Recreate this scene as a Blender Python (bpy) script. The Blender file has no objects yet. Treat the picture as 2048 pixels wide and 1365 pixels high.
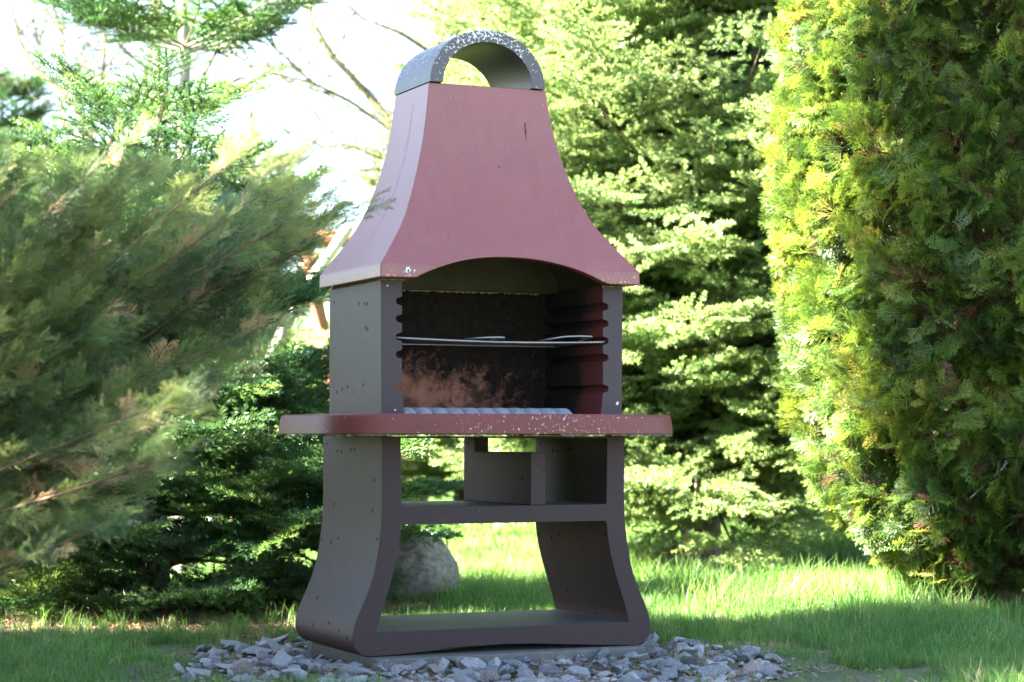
import bpy, bmesh, math, random
import numpy as np
from mathutils import Vector, Matrix, noise
from mathutils.geometry import tessellate_polygon
R = math.radians
scene = bpy.context.scene
col = scene.collection
random.seed(7)
rng = np.random.default_rng(11)

# ------------------------------------------------------------------ camera, light, exposure
CAM_H, PITCH, FPX = 0.6926, 0.0443, 4290.0
cd = bpy.data.cameras.new('camera'); cam = bpy.data.objects.new('camera', cd); col.objects.link(cam)
cam.location = (0, 0, CAM_H); cam.rotation_euler = (math.pi/2 + PITCH, 0, 0)
cd.sensor_width = 36.0; cd.lens = FPX/2048*36.0; cd.clip_start = 0.05; cd.clip_end = 2000
cd.dof.use_dof = True; cd.dof.focus_distance = 7.3; cd.dof.aperture_fstop = 3.5; cd.dof.aperture_blades = 0
scene.camera = cam

SUN_AZ_BEHIND, SUN_EL = R(-13), R(42)       # the sun stands to the left of the barbecue
sd = Vector((-math.cos(SUN_AZ_BEHIND)*math.cos(SUN_EL), math.sin(SUN_AZ_BEHIND)*math.cos(SUN_EL), math.sin(SUN_EL)))
sl = bpy.data.lights.new('sun', 'SUN'); so = bpy.data.objects.new('sun', sl); col.objects.link(so)
sl.energy = 5.0; sl.angle = R(0.53); sl.color = (1.0, 0.93, 0.80)
so.rotation_euler = sd.to_track_quat('Z', 'Y').to_euler(); so.location = (-20, 10, 20)

w = bpy.data.worlds.new('World'); scene.world = w; w.use_nodes = True
nt = w.node_tree; nt.nodes.clear()
sky = nt.nodes.new('ShaderNodeTexSky'); sky.sky_type = 'NISHITA'; sky.sun_disc = False
sky.sun_elevation = SUN_EL; sky.sun_rotation = math.atan2(sd.x, sd.y); sky.air_density = 1.0; sky.dust_density = .8; sky.ozone_density = 1.8
tc = nt.nodes.new('ShaderNodeTexCoord'); mp = nt.nodes.new('ShaderNodeMapping'); mp.inputs['Scale'].default_value = (1, 1, 2.6)
nz = nt.nodes.new('ShaderNodeTexNoise'); nz.inputs['Scale'].default_value = 2.2; nz.inputs['Detail'].default_value = 6; nz.inputs['Roughness'].default_value = .62
rp = nt.nodes.new('ShaderNodeValToRGB'); rp.color_ramp.elements[0].position = .36; rp.color_ramp.elements[1].position = .62
rp.color_ramp.elements[0].color = (.0, .0, .0, 1); rp.color_ramp.elements[1].color = (.30, .30, .30, 1)
mx = nt.nodes.new('ShaderNodeMix'); mx.data_type = 'RGBA'; mx.inputs[7].default_value = (1.9, 2.1, 2.4, 1)
bg = nt.nodes.new('ShaderNodeBackground'); bg.inputs['Strength'].default_value = 0.05
wo = nt.nodes.new('ShaderNodeOutputWorld')
L = nt.links.new
L(tc.outputs['Generated'], mp.inputs[0]); L(mp.outputs[0], nz.inputs['Vector']); L(nz.outputs['Fac'], rp.inputs[0])
L(rp.outputs[0], mx.inputs[0]); L(sky.outputs[0], mx.inputs[6]); L(mx.outputs[2], bg.inputs['Color']); L(bg.outputs[0], wo.inputs[0])

scene.view_settings.view_transform = 'Standard'; scene.view_settings.look = 'None'
scene.view_settings.exposure = 4.55; scene.view_settings.gamma = 1.0; scene.view_settings.use_curve_mapping = False
scene.render.engine = 'CYCLES'
scene.cycles.max_bounces = 8; scene.cycles.diffuse_bounces = 4; scene.cycles.glossy_bounces = 3; scene.cycles.transmission_bounces = 4
scene.cycles.use_denoising = True; scene.cycles.caustics_reflective = False; scene.cycles.caustics_refractive = False
scene.cycles.sample_clamp_indirect = 6.0

# ------------------------------------------------------------------ helpers
def at(px, py, d):
    """point of the place that lies d metres off, from its place in the 2048 x 1365 photograph"""
    return Vector(((px-1024)*d/FPX, d, CAM_H + (872-py)*d/FPX))

def tag(o, label=None, cat=None, group=None, kind=None):
    if label: o['label'] = label
    if cat: o['category'] = cat
    if group: o['group'] = group
    if kind: o['kind'] = kind
    return o

def empty(name, loc=(0, 0, 0), rz=0.0):
    o = bpy.data.objects.new(name, None); col.objects.link(o)
    o.location = loc; o.rotation_euler = (0, 0, rz); o.empty_display_size = .1
    return o

def link(name, me, mat=None, parent=None, smooth=None):
    if mat is not None and len(me.materials) == 0: me.materials.append(mat)
    if smooth is not None:
        me.polygons.foreach_set('use_smooth', np.ones(len(me.polygons), dtype=bool))
        if smooth < 3.1: me.set_sharp_from_angle(angle=smooth)
    o = bpy.data.objects.new(name, me); col.objects.link(o)
    if parent: o.parent = parent
    return o

def mesh(name, verts, faces):
    me = bpy.data.meshes.new(name)
    if isinstance(verts, np.ndarray): verts = verts.tolist()
    if isinstance(faces, np.ndarray): faces = faces.tolist()
    me.from_pydata(verts, [], faces); me.update()
    return me

def bevel(o, w_, seg=2, ang=35):
    m = o.modifiers.new('bevel', 'BEVEL'); m.width = w_; m.segments = seg; m.limit_method = 'ANGLE'; m.angle_limit = R(ang); m.harden_normals = True
    return m

class MB:
    def __init__(s): s.v = []; s.f = []
    def add(s, vs, fs):
        n = len(s.v); s.v += [tuple(v) for v in vs]; s.f += [tuple(i+n for i in f) for f in fs]
    def box(s, a, b):
        x0, y0, z0 = a; x1, y1, z1 = b
        s.add([(x0,y0,z0),(x1,y0,z0),(x1,y1,z0),(x0,y1,z0),(x0,y0,z1),(x1,y0,z1),(x1,y1,z1),(x0,y1,z1)],
              [(0,3,2,1),(4,5,6,7),(0,1,5,4),(1,2,6,5),(2,3,7,6),(3,0,4,7)])
    def tube(s, pts, rad, sides=6, caps=True):
        pts = [Vector(p) for p in pts]; n = len(pts)
        if not hasattr(rad, '__len__'): rad = [rad]*n
        base = len(s.v); ref = None
        for i, p in enumerate(pts):
            d = (pts[min(i+1, n-1)] - pts[max(i-1, 0)])
            d = d.normalized() if d.length > 1e-9 else Vector((0, 0, 1))
            if ref is None: ref = Vector((0, 0, 1)) if abs(d.z) < .9 else Vector((1, 0, 0))
            a = d.cross(ref).normalized(); b = a.cross(d).normalized(); ref = b
            for k in range(sides):
                t = 2*math.pi*k/sides
                s.v.append(tuple(p + (a*math.cos(t) + b*math.sin(t))*rad[i]))
        for i in range(n-1):
            for k in range(sides):
                k2 = (k+1) % sides; o = base+i*sides
                s.f.append((o+k, o+k2, o+sides+k2, o+sides+k))
        if caps:
            s.f.append(tuple(base+k for k in range(sides))[::-1]); s.f.append(tuple(base+(n-1)*sides+k for k in range(sides)))
    def build(s, name, mat, parent=None, smooth=None):
        return link(name, mesh(name, s.v, s.f), mat, parent, smooth)

def prism_xz(loops, y0, y1):
    """polygon with holes in the xz plane, extruded along y"""
    tris = tessellate_polygon([[Vector((x, z, 0)) for x, z in lp] for lp in loops])
    flat = [p for lp in loops for p in lp]; n = len(flat)
    v = [(x, y0, z) for x, z in flat] + [(x, y1, z) for x, z in flat]
    f = []
    for t in tris:
        f.append(tuple(t)); f.append(tuple(i+n for i in t)[::-1])
    o = 0
    for lp in loops:
        m = len(lp)
        for i in range(m):
            j = (i+1) % m; f.append((o+i, o+j, o+j+n, o+i+n))
        o += m
    me = mesh('cast', v, f)
    bm = bmesh.new(); bm.from_mesh(me); bmesh.ops.recalc_face_normals(bm, faces=bm.faces); bm.to_mesh(me); bm.free()
    return me

# ------------------------------------------------------------------ materials
class NM:
    def __init__(s, name):
        s.m = bpy.data.materials.new(name); s.m.use_nodes = True; s.t = s.m.node_tree
        s.b = s.t.nodes['Principled BSDF']; s.out = s.t.nodes['Material Output']
    def n(s, ty, **k):
        nd = s.t.nodes.new(ty)
        for a, b in k.items(): setattr(nd, a, b)
        return nd
    def l(s, a, b): s.t.links.new(a, b)
    def coord(s, kind='Object'): return s.n('ShaderNodeTexCoord').outputs[kind]
    def noise(s, scale, detail=4, rough=.55, vec=None, dist=0):
        nd = s.n('ShaderNodeTexNoise'); nd.inputs['Scale'].default_value = scale; nd.inputs['Detail'].default_value = detail
        nd.inputs['Roughness'].default_value = rough; nd.inputs['Distortion'].default_value = dist
        s.l(vec if vec is not None else s.coord(), nd.inputs['Vector']); return nd.outputs['Fac']
    def ramp(s, fac, stops):
        nd = s.n('ShaderNodeValToRGB'); cr = nd.color_ramp
        while len(cr.elements) < len(stops): cr.elements.new(.5)
        for e, (p, c) in zip(cr.elements, stops):
            e.position = p; e.color = (c, c, c, 1) if not hasattr(c, '__len__') else (*c, 1)
        s.l(fac, nd.inputs[0]); return nd.outputs[0]
    def mix(s, fac, a, b):
        nd = s.n('ShaderNodeMix'); nd.data_type = 'RGBA'
        for i, x in ((0, fac), (6, a), (7, b)):
            if hasattr(x, 'is_output'): s.l(x, nd.inputs[i])
            elif hasattr(x, '__len__'): nd.inputs[i].default_value = (*x, 1)
            else: nd.inputs[i].default_value = x
        return nd.outputs[2]
    def math(s, op, a, b=0.0, c=None, clamp=False):
        nd = s.n('ShaderNodeMath', operation=op, use_clamp=clamp)
        for i, x in enumerate((a, b, c)):
            if x is None: continue
            if hasattr(x, 'is_output'): s.l(x, nd.inputs[i])
            else: nd.inputs[i].default_value = x
        return nd.outputs[0]
    def maprange(s, v, a, b, c=0., d=1.):
        nd = s.n('ShaderNodeMapRange'); s.l(v, nd.inputs[0])
        for i, x in enumerate((a, b, c, d)): nd.inputs[i+1].default_value = x
        return nd.outputs[0]
    def xyz(s, vec=None):
        nd = s.n('ShaderNodeSeparateXYZ'); s.l(vec if vec is not None else s.coord(), nd.inputs[0]); return nd.outputs
    def bump(s, h, strength=.3, dist=.01):
        nd = s.n('ShaderNodeBump'); nd.inputs['Strength'].default_value = strength; nd.inputs['Distance'].default_value = dist
        s.l(h, nd.inputs['Height']); s.l(nd.outputs[0], s.b.inputs['Normal']); return nd
    def base(s, c):
        if hasattr(c, 'is_output'): s.l(c, s.b.inputs['Base Color'])
        else: s.b.inputs['Base Color'].default_value = (*c, 1)
    def rough(s, r):
        if hasattr(r, 'is_output'): s.l(r, s.b.inputs['Roughness'])
        else: s.b.inputs['Roughness'].default_value = r

def painted_concrete(name, colr, dark, fleck_mask=None, rough=.5, fleck_amt=.0, soot=None, pits=True, spec=.75, streak=False, nmask=False):
    m = NM(name)
    big = m.noise(3.2, 5, .6); fine = m.noise(260, 3, .7); mid = m.noise(28, 4, .6)
    c = m.mix(m.ramp(big, [(.2, 0.), (.8, 1.)]), dark, colr)
    c = m.mix(m.math('MULTIPLY', m.ramp(fine, [(.45, 0.), (.75, 1.)]), .2 if streak else .10), c, tuple(min(1, x*1.7+.03) for x in colr))
    if streak:      # rain runs and grime
        mps = m.n('ShaderNodeMapping'); mps.inputs['Scale'].default_value = (1, 1, .07); m.l(m.coord(), mps.inputs[0])
        sk = m.ramp(m.noise(26, 5, .7, mps.outputs[0]), [(.42, 0.), (.75, 1.)]); c = m.mix(m.math('MULTIPLY', sk, .30), c, tuple(x*.55 for x in colr))
        c = m.mix(m.math('MULTIPLY', m.ramp(m.noise(11, 6, .75), [(.5, 0.), (.7, 1.)]), .28), c, (.20, .085, .075))
    sp = m.ramp(m.noise(165, 2, .5), [(.735, 0.), (.76, 1.)])      # tiny pale specks in the paint
    c = m.mix(m.math('MULTIPLY', sp, .55), c, (.45, .42, .42))
    h = m.math('ADD', m.math('MULTIPLY', fine, .08), m.math('MULTIPLY', mid, .35))
    if pits:
        v = m.n('ShaderNodeTexVoronoi'); v.inputs['Scale'].default_value = 15; v.feature = 'F1'
        v.voronoi_dimensions = '2D'; oc = m.xyz(); cb = m.n('ShaderNodeCombineXYZ'); m.l(oc[1], cb.inputs[0]); m.l(m.math('MULTIPLY', oc[2], .7), cb.inputs[1]); m.l(cb.outputs[0], v.inputs['Vector'])
        pit = m.math('MULTIPLY', m.ramp(v.outputs['Distance'], [(.055, 1.), (.085, 0.)]), m.ramp(m.math('ABSOLUTE', m.xyz(m.coord('Normal'))[0]), [(.5, 0.), (.6, 1.)]))
        sel = m.ramp(v.outputs['Color'], [(.55, 0.), (.57, 1.)])
        pit = m.math('MULTIPLY', pit, sel)
        dust = m.math('MULTIPLY', m.ramp(m.xyz(m.coord('Normal'))[2], [(.8, 0.), (.9, 1.)]), m.maprange(mid, .3, .7, .35, .8)); c = m.mix(dust, c, (.085, .085, .083))
        c = m.mix(pit, c, (.002, .002, .002)); m.l(m.math('MULTIPLY', m.math('SUBTRACT', 1.0, pit), spec), m.b.inputs['Specular IOR Level']); h = m.math('SUBTRACT', h, m.math('MULTIPLY', pit, 3.0))
    if fleck_mask:
        msk = fleck_mask(m)
        if nmask:
            nn = m.xyz(m.coord('Normal')); msk = m.math('MULTIPLY', msk, m.ramp(m.math('MAXIMUM', m.math('ABSOLUTE', nn[1]), nn[2]), [(.02, 0.), (.12, 1.)]))
        f = m.math('ADD', m.noise(105, 5, .68, dist=.4), m.math('MULTIPLY', msk, fleck_amt))
        f = m.math('MULTIPLY', m.ramp(f, [(.70, 0.), (.715, 1.)]), m.ramp(msk, [(.02, 0.), (.1, 1.)]))
        c = m.mix(f, c, (.50, .49, .46)); h = m.math('SUBTRACT', h, m.math('MULTIPLY', f, .6))
        m.rough(m.mix(f, (rough,)*3, (.85,)*3))
    else:
        m.rough(m.maprange(mid, .3, .7, rough-.015, rough+.02))
    if soot: c = soot(m, c)
    m.base(c); m.bump(h, .12, .0009)
    m.b.inputs['Specular IOR Level'].default_value = spec
    return m.m

def bark(name, a, b, scale=18):
    m = NM(name); mpn = m.n('ShaderNodeMapping'); mpn.inputs['Scale'].default_value = (1, 1, .35); m.l(m.coord(), mpn.inputs[0])
    f = m.noise(scale, 6, .65, mpn.outputs[0]); m.base(m.mix(m.ramp(f, [(.35, 0.), (.65, 1.)]), a, b)); m.rough(.9); m.bump(f, .8, .02); return m.m

def leaf_mat(name, stops, trans=.35, rough=.5, spec=.35, nscale=1.4):
    """stops: ramp over the per-spray tint"""
    m = NM(name)
    a = m.n('ShaderNodeAttribute'); a.attribute_type = 'INSTANCER'; a.attribute_name = 'tint'
    c = m.ramp(a.outputs['Fac'], stops)
    g = m.n('ShaderNodeNewGeometry'); nv = m.noise(nscale, 3, .6, g.outputs['Position'])
    hs = m.n('ShaderNodeHueSaturation'); m.l(c, hs.inputs['Color']); m.l(m.maprange(nv, .3, .7, .78, 1.25), hs.inputs['Value'])
    m.l(m.maprange(m.noise(nscale*2.3, 2, .5, g.outputs['Position']), .3, .7, .485, .515), hs.inputs['Hue'])
    m.base(hs.outputs[0]); m.rough(rough); m.b.inputs['Specular IOR Level'].default_value = spec
    tr = m.n('ShaderNodeBsdfTranslucent'); h2 = m.n('ShaderNodeHueSaturation'); h2.inputs['Value'].default_value = 1.5; h2.inputs['Hue'].default_value = .487; h2.inputs['Saturation'].default_value = 1.05
    m.l(hs.outputs[0], h2.inputs['Color']); m.l(h2.outputs[0], tr.inputs['Color'])
    ms = m.n('ShaderNodeMixShader'); ms.inputs[0].default_value = trans
    m.l(m.b.outputs[0], ms.inputs[1]); m.l(tr.outputs[0], ms.inputs[2]); m.l(ms.outputs[0], m.out.inputs[0])
    return m.m

def plain(name, c, rough=.6, metal=0., nscale=30, var=.25):
    m = NM(name); f = m.noise(nscale, 4, .6)
    m.base(m.mix(f, tuple(x*(1-var) for x in c), tuple(min(1, x*(1+var)) for x in c))); m.rough(rough); m.b.inputs['Metallic'].default_value = metal
    m.bump(f, .2, .003); return m.m

# ------------------------------------------------------------------ scattering of sprays, blades and litter
proto_cols = {}
def proto_collection(name, meshes):
    c = bpy.data.collections.new(name)
    for i, me in enumerate(meshes):
        o = bpy.data.objects.new('%s_%02d' % (name, i), me); c.objects.link(o)
    proto_cols[name] = c
    return c

def gn_tree():
    g = bpy.data.node_groups.new('scatter', 'GeometryNodeTree')
    g.interface.new_socket('Geometry', in_out='INPUT', socket_type='NodeSocketGeometry')
    s = g.interface.new_socket('Sprays', in_out='INPUT', socket_type='NodeSocketCollection')
    g.interface.new_socket('Geometry', in_out='OUTPUT', socket_type='NodeSocketGeometry')
    N = g.nodes.new; gi = N('NodeGroupInput'); go = N('NodeGroupOutput'); ci = N('GeometryNodeCollectionInfo')
    ci.inputs['Separate Children'].default_value = True; ci.inputs['Reset Children'].default_value = True
    ip = N('GeometryNodeInstanceOnPoints'); ip.inputs['Pick Instance'].default_value = True
    def attr(nm, ty):
        a = N('GeometryNodeInputNamedAttribute'); a.data_type = ty; a.inputs['Name'].default_value = nm; return a.outputs['Attribute']
    K = g.links.new
    e = N('FunctionNodeEulerToRotation')
    K(gi.outputs[0], ip.inputs['Points']); K(gi.outputs[1], ci.inputs['Collection']); K(ci.outputs[0], ip.inputs['Instance'])
    K(attr('var', 'INT'), ip.inputs['Instance Index']); K(attr('rot', 'FLOAT_VECTOR'), e.inputs[0]); K(e.outputs[0], ip.inputs['Rotation'])
    K(attr('scl', 'FLOAT_VECTOR'), ip.inputs['Scale']); K(ip.outputs[0], go.inputs[0])
    return g, s.identifier
GN, GN_ID = gn_tree()

def frames_to_euler(D, U):
    D = D/np.linalg.norm(D, axis=1, keepdims=True)
    U = U - (U*D).sum(1, keepdims=True)*D; U = U/np.maximum(np.linalg.norm(U, axis=1, keepdims=True), 1e-6)
    Y = np.cross(U, D)
    ry = -np.arcsin(np.clip(D[:, 2], -1, 1)); rx = np.arctan2(Y[:, 2], U[:, 2]); rz = np.arctan2(D[:, 1], D[:, 0])
    return np.stack([rx, ry, rz], 1)

def scatter_mesh(P, E, S, V, T):
    me = bpy.data.meshes.new('points'); n = len(P); me.vertices.add(n); me.vertices.foreach_set('co', np.asarray(P, dtype=np.float32).ravel())
    S = np.asarray(S, float)
    if S.ndim == 1: S = np.repeat(S[:, None], 3, 1)
    for nm, ty, key, d in (('rot', 'FLOAT_VECTOR', 'vector', E), ('scl', 'FLOAT_VECTOR', 'vector', S), ('var', 'INT', 'value', V), ('tint', 'FLOAT', 'value', T)):
        a = me.attributes.new(nm, ty, 'POINT'); a.data.foreach_set(key, np.asarray(d, dtype=np.int32 if ty == 'INT' else np.float32).ravel())
    me.update(); return me

def scatter(name, protos, me, parent=None):
    o = bpy.data.objects.new(name, me); col.objects.link(o)
    if parent: o.parent = parent
    md = o.modifiers.new('scatter', 'NODES'); md.node_group = GN; md[GN_ID] = protos
    o['kind'] = 'stuff'
    return o

# --- foliage pieces
def needle_spray(rg, length=.24, nside=8, nl=.017, nw=.0026, dens=330, allround=False, fat=1.0):
    V = []; F = []
    def shoot(p0, d, ln, up, w0):
        d = d.normalized(); side = d.cross(up).normalized(); u2 = side.cross(d).normalized()
        n0 = len(V); r = w0                         # stem, three sided
        for t, rr in ((0, r), (1, r*.5)):
            for k in range(3):
                a = k*2.094; V.append(p0 + d*ln*t + (side*math.cos(a)+u2*math.sin(a))*rr)
        for k in range(3): k2 = (k+1) % 3; F.append((n0+k, n0+k2, n0+3+k2, n0+3+k))
        m = int(ln*dens)
        for i in range(m):
            t = (i+rg.random())/m
            a = rg.uniform(0, 2*math.pi) if allround else rg.gauss(math.pi/2, .95)
            nd = (side*math.cos(a) + u2*math.sin(a)*(1 if allround else .8))
            out = (nd + d*rg.uniform(.35, .8)).normalized()
            p = p0 + d*ln*t; l_ = nl*rg.uniform(.75, 1.15)*(1 if t < .9 else .75)
            wv = d.cross(out).normalized() if rg.random() < .5 else d
            wv = (wv + side*.3).normalized()*nw*.5*fat
            n = len(V); V.extend([p-wv, p+wv, p+out*l_+wv*.35, p+out*l_-wv*.35]); F.append((n, n+1, n+2, n+3))
        # bud end
        for k in range(7):
            a = k*.9; out = (d*1.2 + (side*math.cos(a)+u2*math.sin(a))*.7).normalized(); p = p0+d*ln; wv = out.cross(up).normalized()*nw*.5*fat
            n = len(V); V.extend([p-wv, p+wv, p+out*nl*.8]); F.append((n, n+1, n+2))
    up = Vector((0, 0, 1)); X = Vector((1, 0, 0))
    shoot(Vector((0, 0, 0)), X + Vector((0, rg.uniform(-.06, .06), 0)), length, up, .0022)
    for i in range(nside):
        t = .08 + .74*i/max(1, nside-1); s = 1 if i % 2 else -1
        ang = R(rg.uniform(42, 62))*s; ln = length*(.62*(1-t)+.16)*rg.uniform(.8, 1.15)
        d = Vector((math.cos(ang), math.sin(ang), rg.uniform(-.12, .22)))
        shoot(Vector((length*t, 0, 0)), d, ln, up, .0014)
    return mesh('spray', [tuple(v) for v in V], F)

def scale_spray(rg, length=.13, levels=(9, 5), w_=.0021, ang=38, fan=.55, curl=.15, flat=1.0):
    """flattened fan of scale-leaved twiglets"""
    V = []; F = []
    def strip(p0, d, ln, wd, nrm):
        side = d.cross(nrm).normalized(); n = len(V); k = 3
        for i in range(k+1):
            t = i/k; p = p0 + d*ln*t + nrm*(curl*ln*t*t*.4); ww = wd*(1.0 if 0 < i < k else .55)
            V.append(p - side*ww*.5); V.append(p + side*ww*.5)
        for i in range(k): a = n+2*i; F.append((a, a+1, a+3, a+2))
    def rec(p0, d, ln, nrm, lev):
        strip(p0, d, ln, w_*(1.25 if lev == 0 else 1.0), nrm)
        if lev >= len(levels): return
        m = levels[lev]; side = d.cross(nrm).normalized()
        for i in range(m):
            t = .12 + .8*(i+.5*rg.random())/m; s = 1 if i % 2 else -1
            a = R(ang*rg.uniform(.8, 1.2))*s
            d2 = (d*math.cos(a) + side*math.sin(a) + nrm*rg.uniform(-.16, .16)*flat).normalized()
            l2 = ln*(fan*(1-t)+.17)*rg.uniform(.75, 1.2)
            rec(p0 + d*ln*t + nrm*(curl*ln*t*t*.4), d2, l2, (nrm + side*rg.uniform(-.25, .25)*flat).normalized(), lev+1)
    rec(Vector((0, 0, 0)), Vector((1, 0, 0)), length, Vector((0, 0, 1)), 0)
    return mesh('spray', [tuple(v) for v in V], F)

def grass_clump(rg, n=24, rad=.05, h0=.05, h1=.12, w_=.0032, lean=.5):
    V = []; F = []
    for i in range(n):
        a = rg.uniform(0, 6.283); r = rad*math.sqrt(rg.random()); p = Vector((r*math.cos(a), r*math.sin(a), -.004))
        h = rg.uniform(h0, h1); b = rg.uniform(0, 6.283); dr = Vector((math.cos(b), math.sin(b), 0)); ln = h*rg.uniform(.1, lean)
        sd_ = Vector((-dr.y, dr.x, 0)); c = rg.uniform(0, 3.14); sd_ = (sd_*math.cos(c)+dr*math.sin(c)*.6).normalized()
        n0 = len(V); K = 4
        for k in range(K+1):
            t = k/K; ww = w_*.5*(1-t**2.2)*rg.uniform(.9, 1.1)
            q = p + dr*ln*t**2.2 + Vector((0, 0, h*(t - .28*(ln/h)*t*t)))
            if k < K: V.append(q - sd_*ww); V.append(q + sd_*ww)
            else: V.append(q)
        for k in range(K-1): a0 = n0+2*k; F.append((a0, a0+1, a0+3, a0+2))
        F.append((n0+2*(K-1), n0+2*(K-1)+1, n0+2*K))
    return mesh('clump', [tuple(v) for v in V], F)

def litter_bits(rg, n=26, rad=.09):
    V = []; F = []
    for i in range(n):
        a = rg.uniform(0, 6.283); r = rad*math.sqrt(rg.random()); b = rg.uniform(0, 6.283); l_ = rg.uniform(.008, .03)
        p = Vector((r*math.cos(a), r*math.sin(a), rg.uniform(.001, .012))); d = Vector((math.cos(b), math.sin(b), rg.uniform(-.25, .35)))*l_
        s_ = Vector((-math.sin(b), math.cos(b), rg.uniform(-.3, .3)))*rg.uniform(.0008, .0028)
        n0 = len(V); V += [p-s_, p+s_, p+d+s_*.4, p+d-s_*.4]; F.append((n0, n0+1, n0+2, n0+3))
    return mesh('litter', [tuple(v) for v in V], F)

# ------------------------------------------------------------------ materials in use
def soot_mask(m, c):
    o = m.xyz(); X, Z = o[0], o[2]
    # soot over most of the back wall, worn brick-red patches low on the left
    n1 = m.noise(8.5, 7, .72, dist=.7)
    low = m.maprange(Z, .78, 1.02, 1.1, 0.0); left = m.maprange(X, -.05, .36, 1.0, 0.15)
    v = m.math('MULTIPLY', m.math('MULTIPLY', low, left), 1.0)
    v = m.math('ADD', v, m.math('MULTIPLY', m.math('SUBTRACT', n1, .5), 1.9))
    v = m.math('ADD', v, m.math('MULTIPLY', m.math('SUBTRACT', m.noise(70, 4, .8), .5), .7))
    red = m.math('MULTIPLY', m.ramp(v, [(.36, 0.), (.72, 1.)]), m.ramp(m.noise(14, 5, .7), [(.38, .25), (.55, 1.)]))
    col2 = m.mix(m.ramp(m.noise(40, 5, .7), [(.4, 0.), (.6, 1.)]), (.006, .0045, .0035), (.014, .010, .007))
    return m.mix(red, col2, m.mix(m.noise(22, 4), (.12, .036, .026), (.34, .16, .105)))
def soot_side(m, c):
    o = m.xyz(); Y, Z = o[1], o[2]
    n1 = m.noise(9, 5, .6)
    v = m.math('ADD', m.maprange(Y, .06, .26, 0., 1.), m.math('MULTIPLY', m.math('SUBTRACT', n1, .5), 1.2))
    v = m.math('ADD', v, m.maprange(Z, 1.0, 1.16, 0., .4))
    k = m.ramp(v, [(.35, 0.), (.75, 1.)])
    inner = m.maprange(Y, .004, .02, 0., 1.)
    c1 = m.mix(k, (.088, .022, .020), (.009, .008, .008))
    return c1
RED = (.285, .092, .085); RED_D = (.235, .072, .070)
MAT = {}
MAT['hood'] = painted_concrete('dusty_red_paint', (.186, .046, .036), (.162, .040, .032), rough=.42, pits=False, streak=True, spec=.62,
    fleck_mask=lambda m: m.math('MULTIPLY', m.maprange(m.xyz()[2], 1.235, 1.195, 0, 1), m.maprange(m.xyz()[1], .2, -.05, .3, 1)), fleck_amt=.11)
MAT['slab'] = painted_concrete('worn_red_paint', (.135, .030, .022), (.085, .016, .015), rough=.55, spec=.32, pits=False,
    fleck_mask=lambda m: m.math('MULTIPLY', m.maprange(m.math('ABSOLUTE', m.math('SUBTRACT', m.xyz()[0], .12)), .5, .05, .25, 1.), m.maprange(m.xyz()[1], .3, 0., 0., 1.)), fleck_amt=.09)
MAT['cap'] = painted_concrete('worn_charcoal_paint', (.030, .022, .025), (.022, .017, .020), rough=.5, pits=False,
    fleck_mask=lambda m: m.math('MULTIPLY', m.maprange(m.xyz()[2], 1.86, 2.03, .45, 1.), m.maprange(m.math('ABSOLUTE', m.math('ADD', m.xyz()[0], .03)), .24, .0, .5, 1.)), nmask=True, fleck_amt=.215)
MAT['stand'] = painted_concrete('plum_brown_paint', (.0300, .0165, .0172), (.0275, .0150, .0158), rough=.58, spec=.24)
MAT['firebox'] = painted_concrete('plum_grey_paint', (.037, .0245, .0285), (.034, .0225, .026), rough=.56, spec=.28)
MAT['soot_back'] = painted_concrete('sooty_back_wall', (.05, .03, .03), (.03, .02, .02), rough=.9, soot=soot_mask, pits=False, spec=.15)
MAT['soot_side'] = painted_concrete('sooty_side_wall', (.08, .03, .03), (.03, .02, .02), rough=.42, soot=soot_side, pits=False)
MAT['raw'] = plain('raw_mortar', (.20, .19, .13), .95, nscale=60, var=.5)
MAT['hood_in'] = plain('smoke_stained_concrete', (.045, .046, .028), .9, nscale=9, var=.7)
MAT['steel'] = plain('dull_steel', (.23, .215, .20), .5, 1.0, nscale=150, var=.4)
MAT['cinder'] = plain('ash_grey_cast', (.17, .18, .20), .8, nscale=60, var=.5)
MAT['chip'] = plain('bare_pale_concrete', (.5, .49, .46), .9)
MAT['crack'] = plain('crack_dark', (.02, .012, .012), .95)
MAT['fir_bark'] = bark('fir_bark', (.055, .038, .028), (.16, .115, .085))
MAT['pale_bark'] = bark('pale_smooth_bark', (.22, .20, .17), (.38, .35, .30))
MAT['lichen_bark'] = bark('lichen_bark', (.075, .06, .035), (.20, .20, .09), 30)
MAT['thuja_bark'] = bark('thuja_bark', (.05, .03, .02), (.14, .085, .055))
MAT['twig_grey'] = bark('bleached_twig', (.12, .105, .09), (.26, .24, .22), 60)
MAT['fir'] = leaf_mat('fir_needles', [(0, (.025, .068, .026)), (.45, (.052, .120, .034)), (.8, (.10, .18, .040)), (1, (.15, .23, .055))], .32, .42, .5)
MAT['spruce'] = leaf_mat('pale_spruce_needles', [(0, (.10, .16, .055)), (.5, (.19, .27, .09)), (1, (.30, .39, .17))], .50, .45, .5)
MAT['juniper'] = leaf_mat('juniper_scales', [(0, (.032, .062, .030)), (.3, (.085, .132, .048)), (.7, (.17, .215, .070)), (.88, (.26, .28, .11)), (.92, (.34, .21, .09)), (1, (.50, .36, .20))], .40, .5, .4)
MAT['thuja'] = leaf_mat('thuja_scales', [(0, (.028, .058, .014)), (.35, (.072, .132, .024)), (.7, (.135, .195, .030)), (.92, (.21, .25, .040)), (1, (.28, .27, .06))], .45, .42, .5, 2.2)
MAT['dead'] = leaf_mat('dead_brown_sprays', [(0, (.035, .018, .010)), (.7, (.11, .055, .03)), (1, (.20, .12, .075))], .15, .8, .1)
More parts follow.
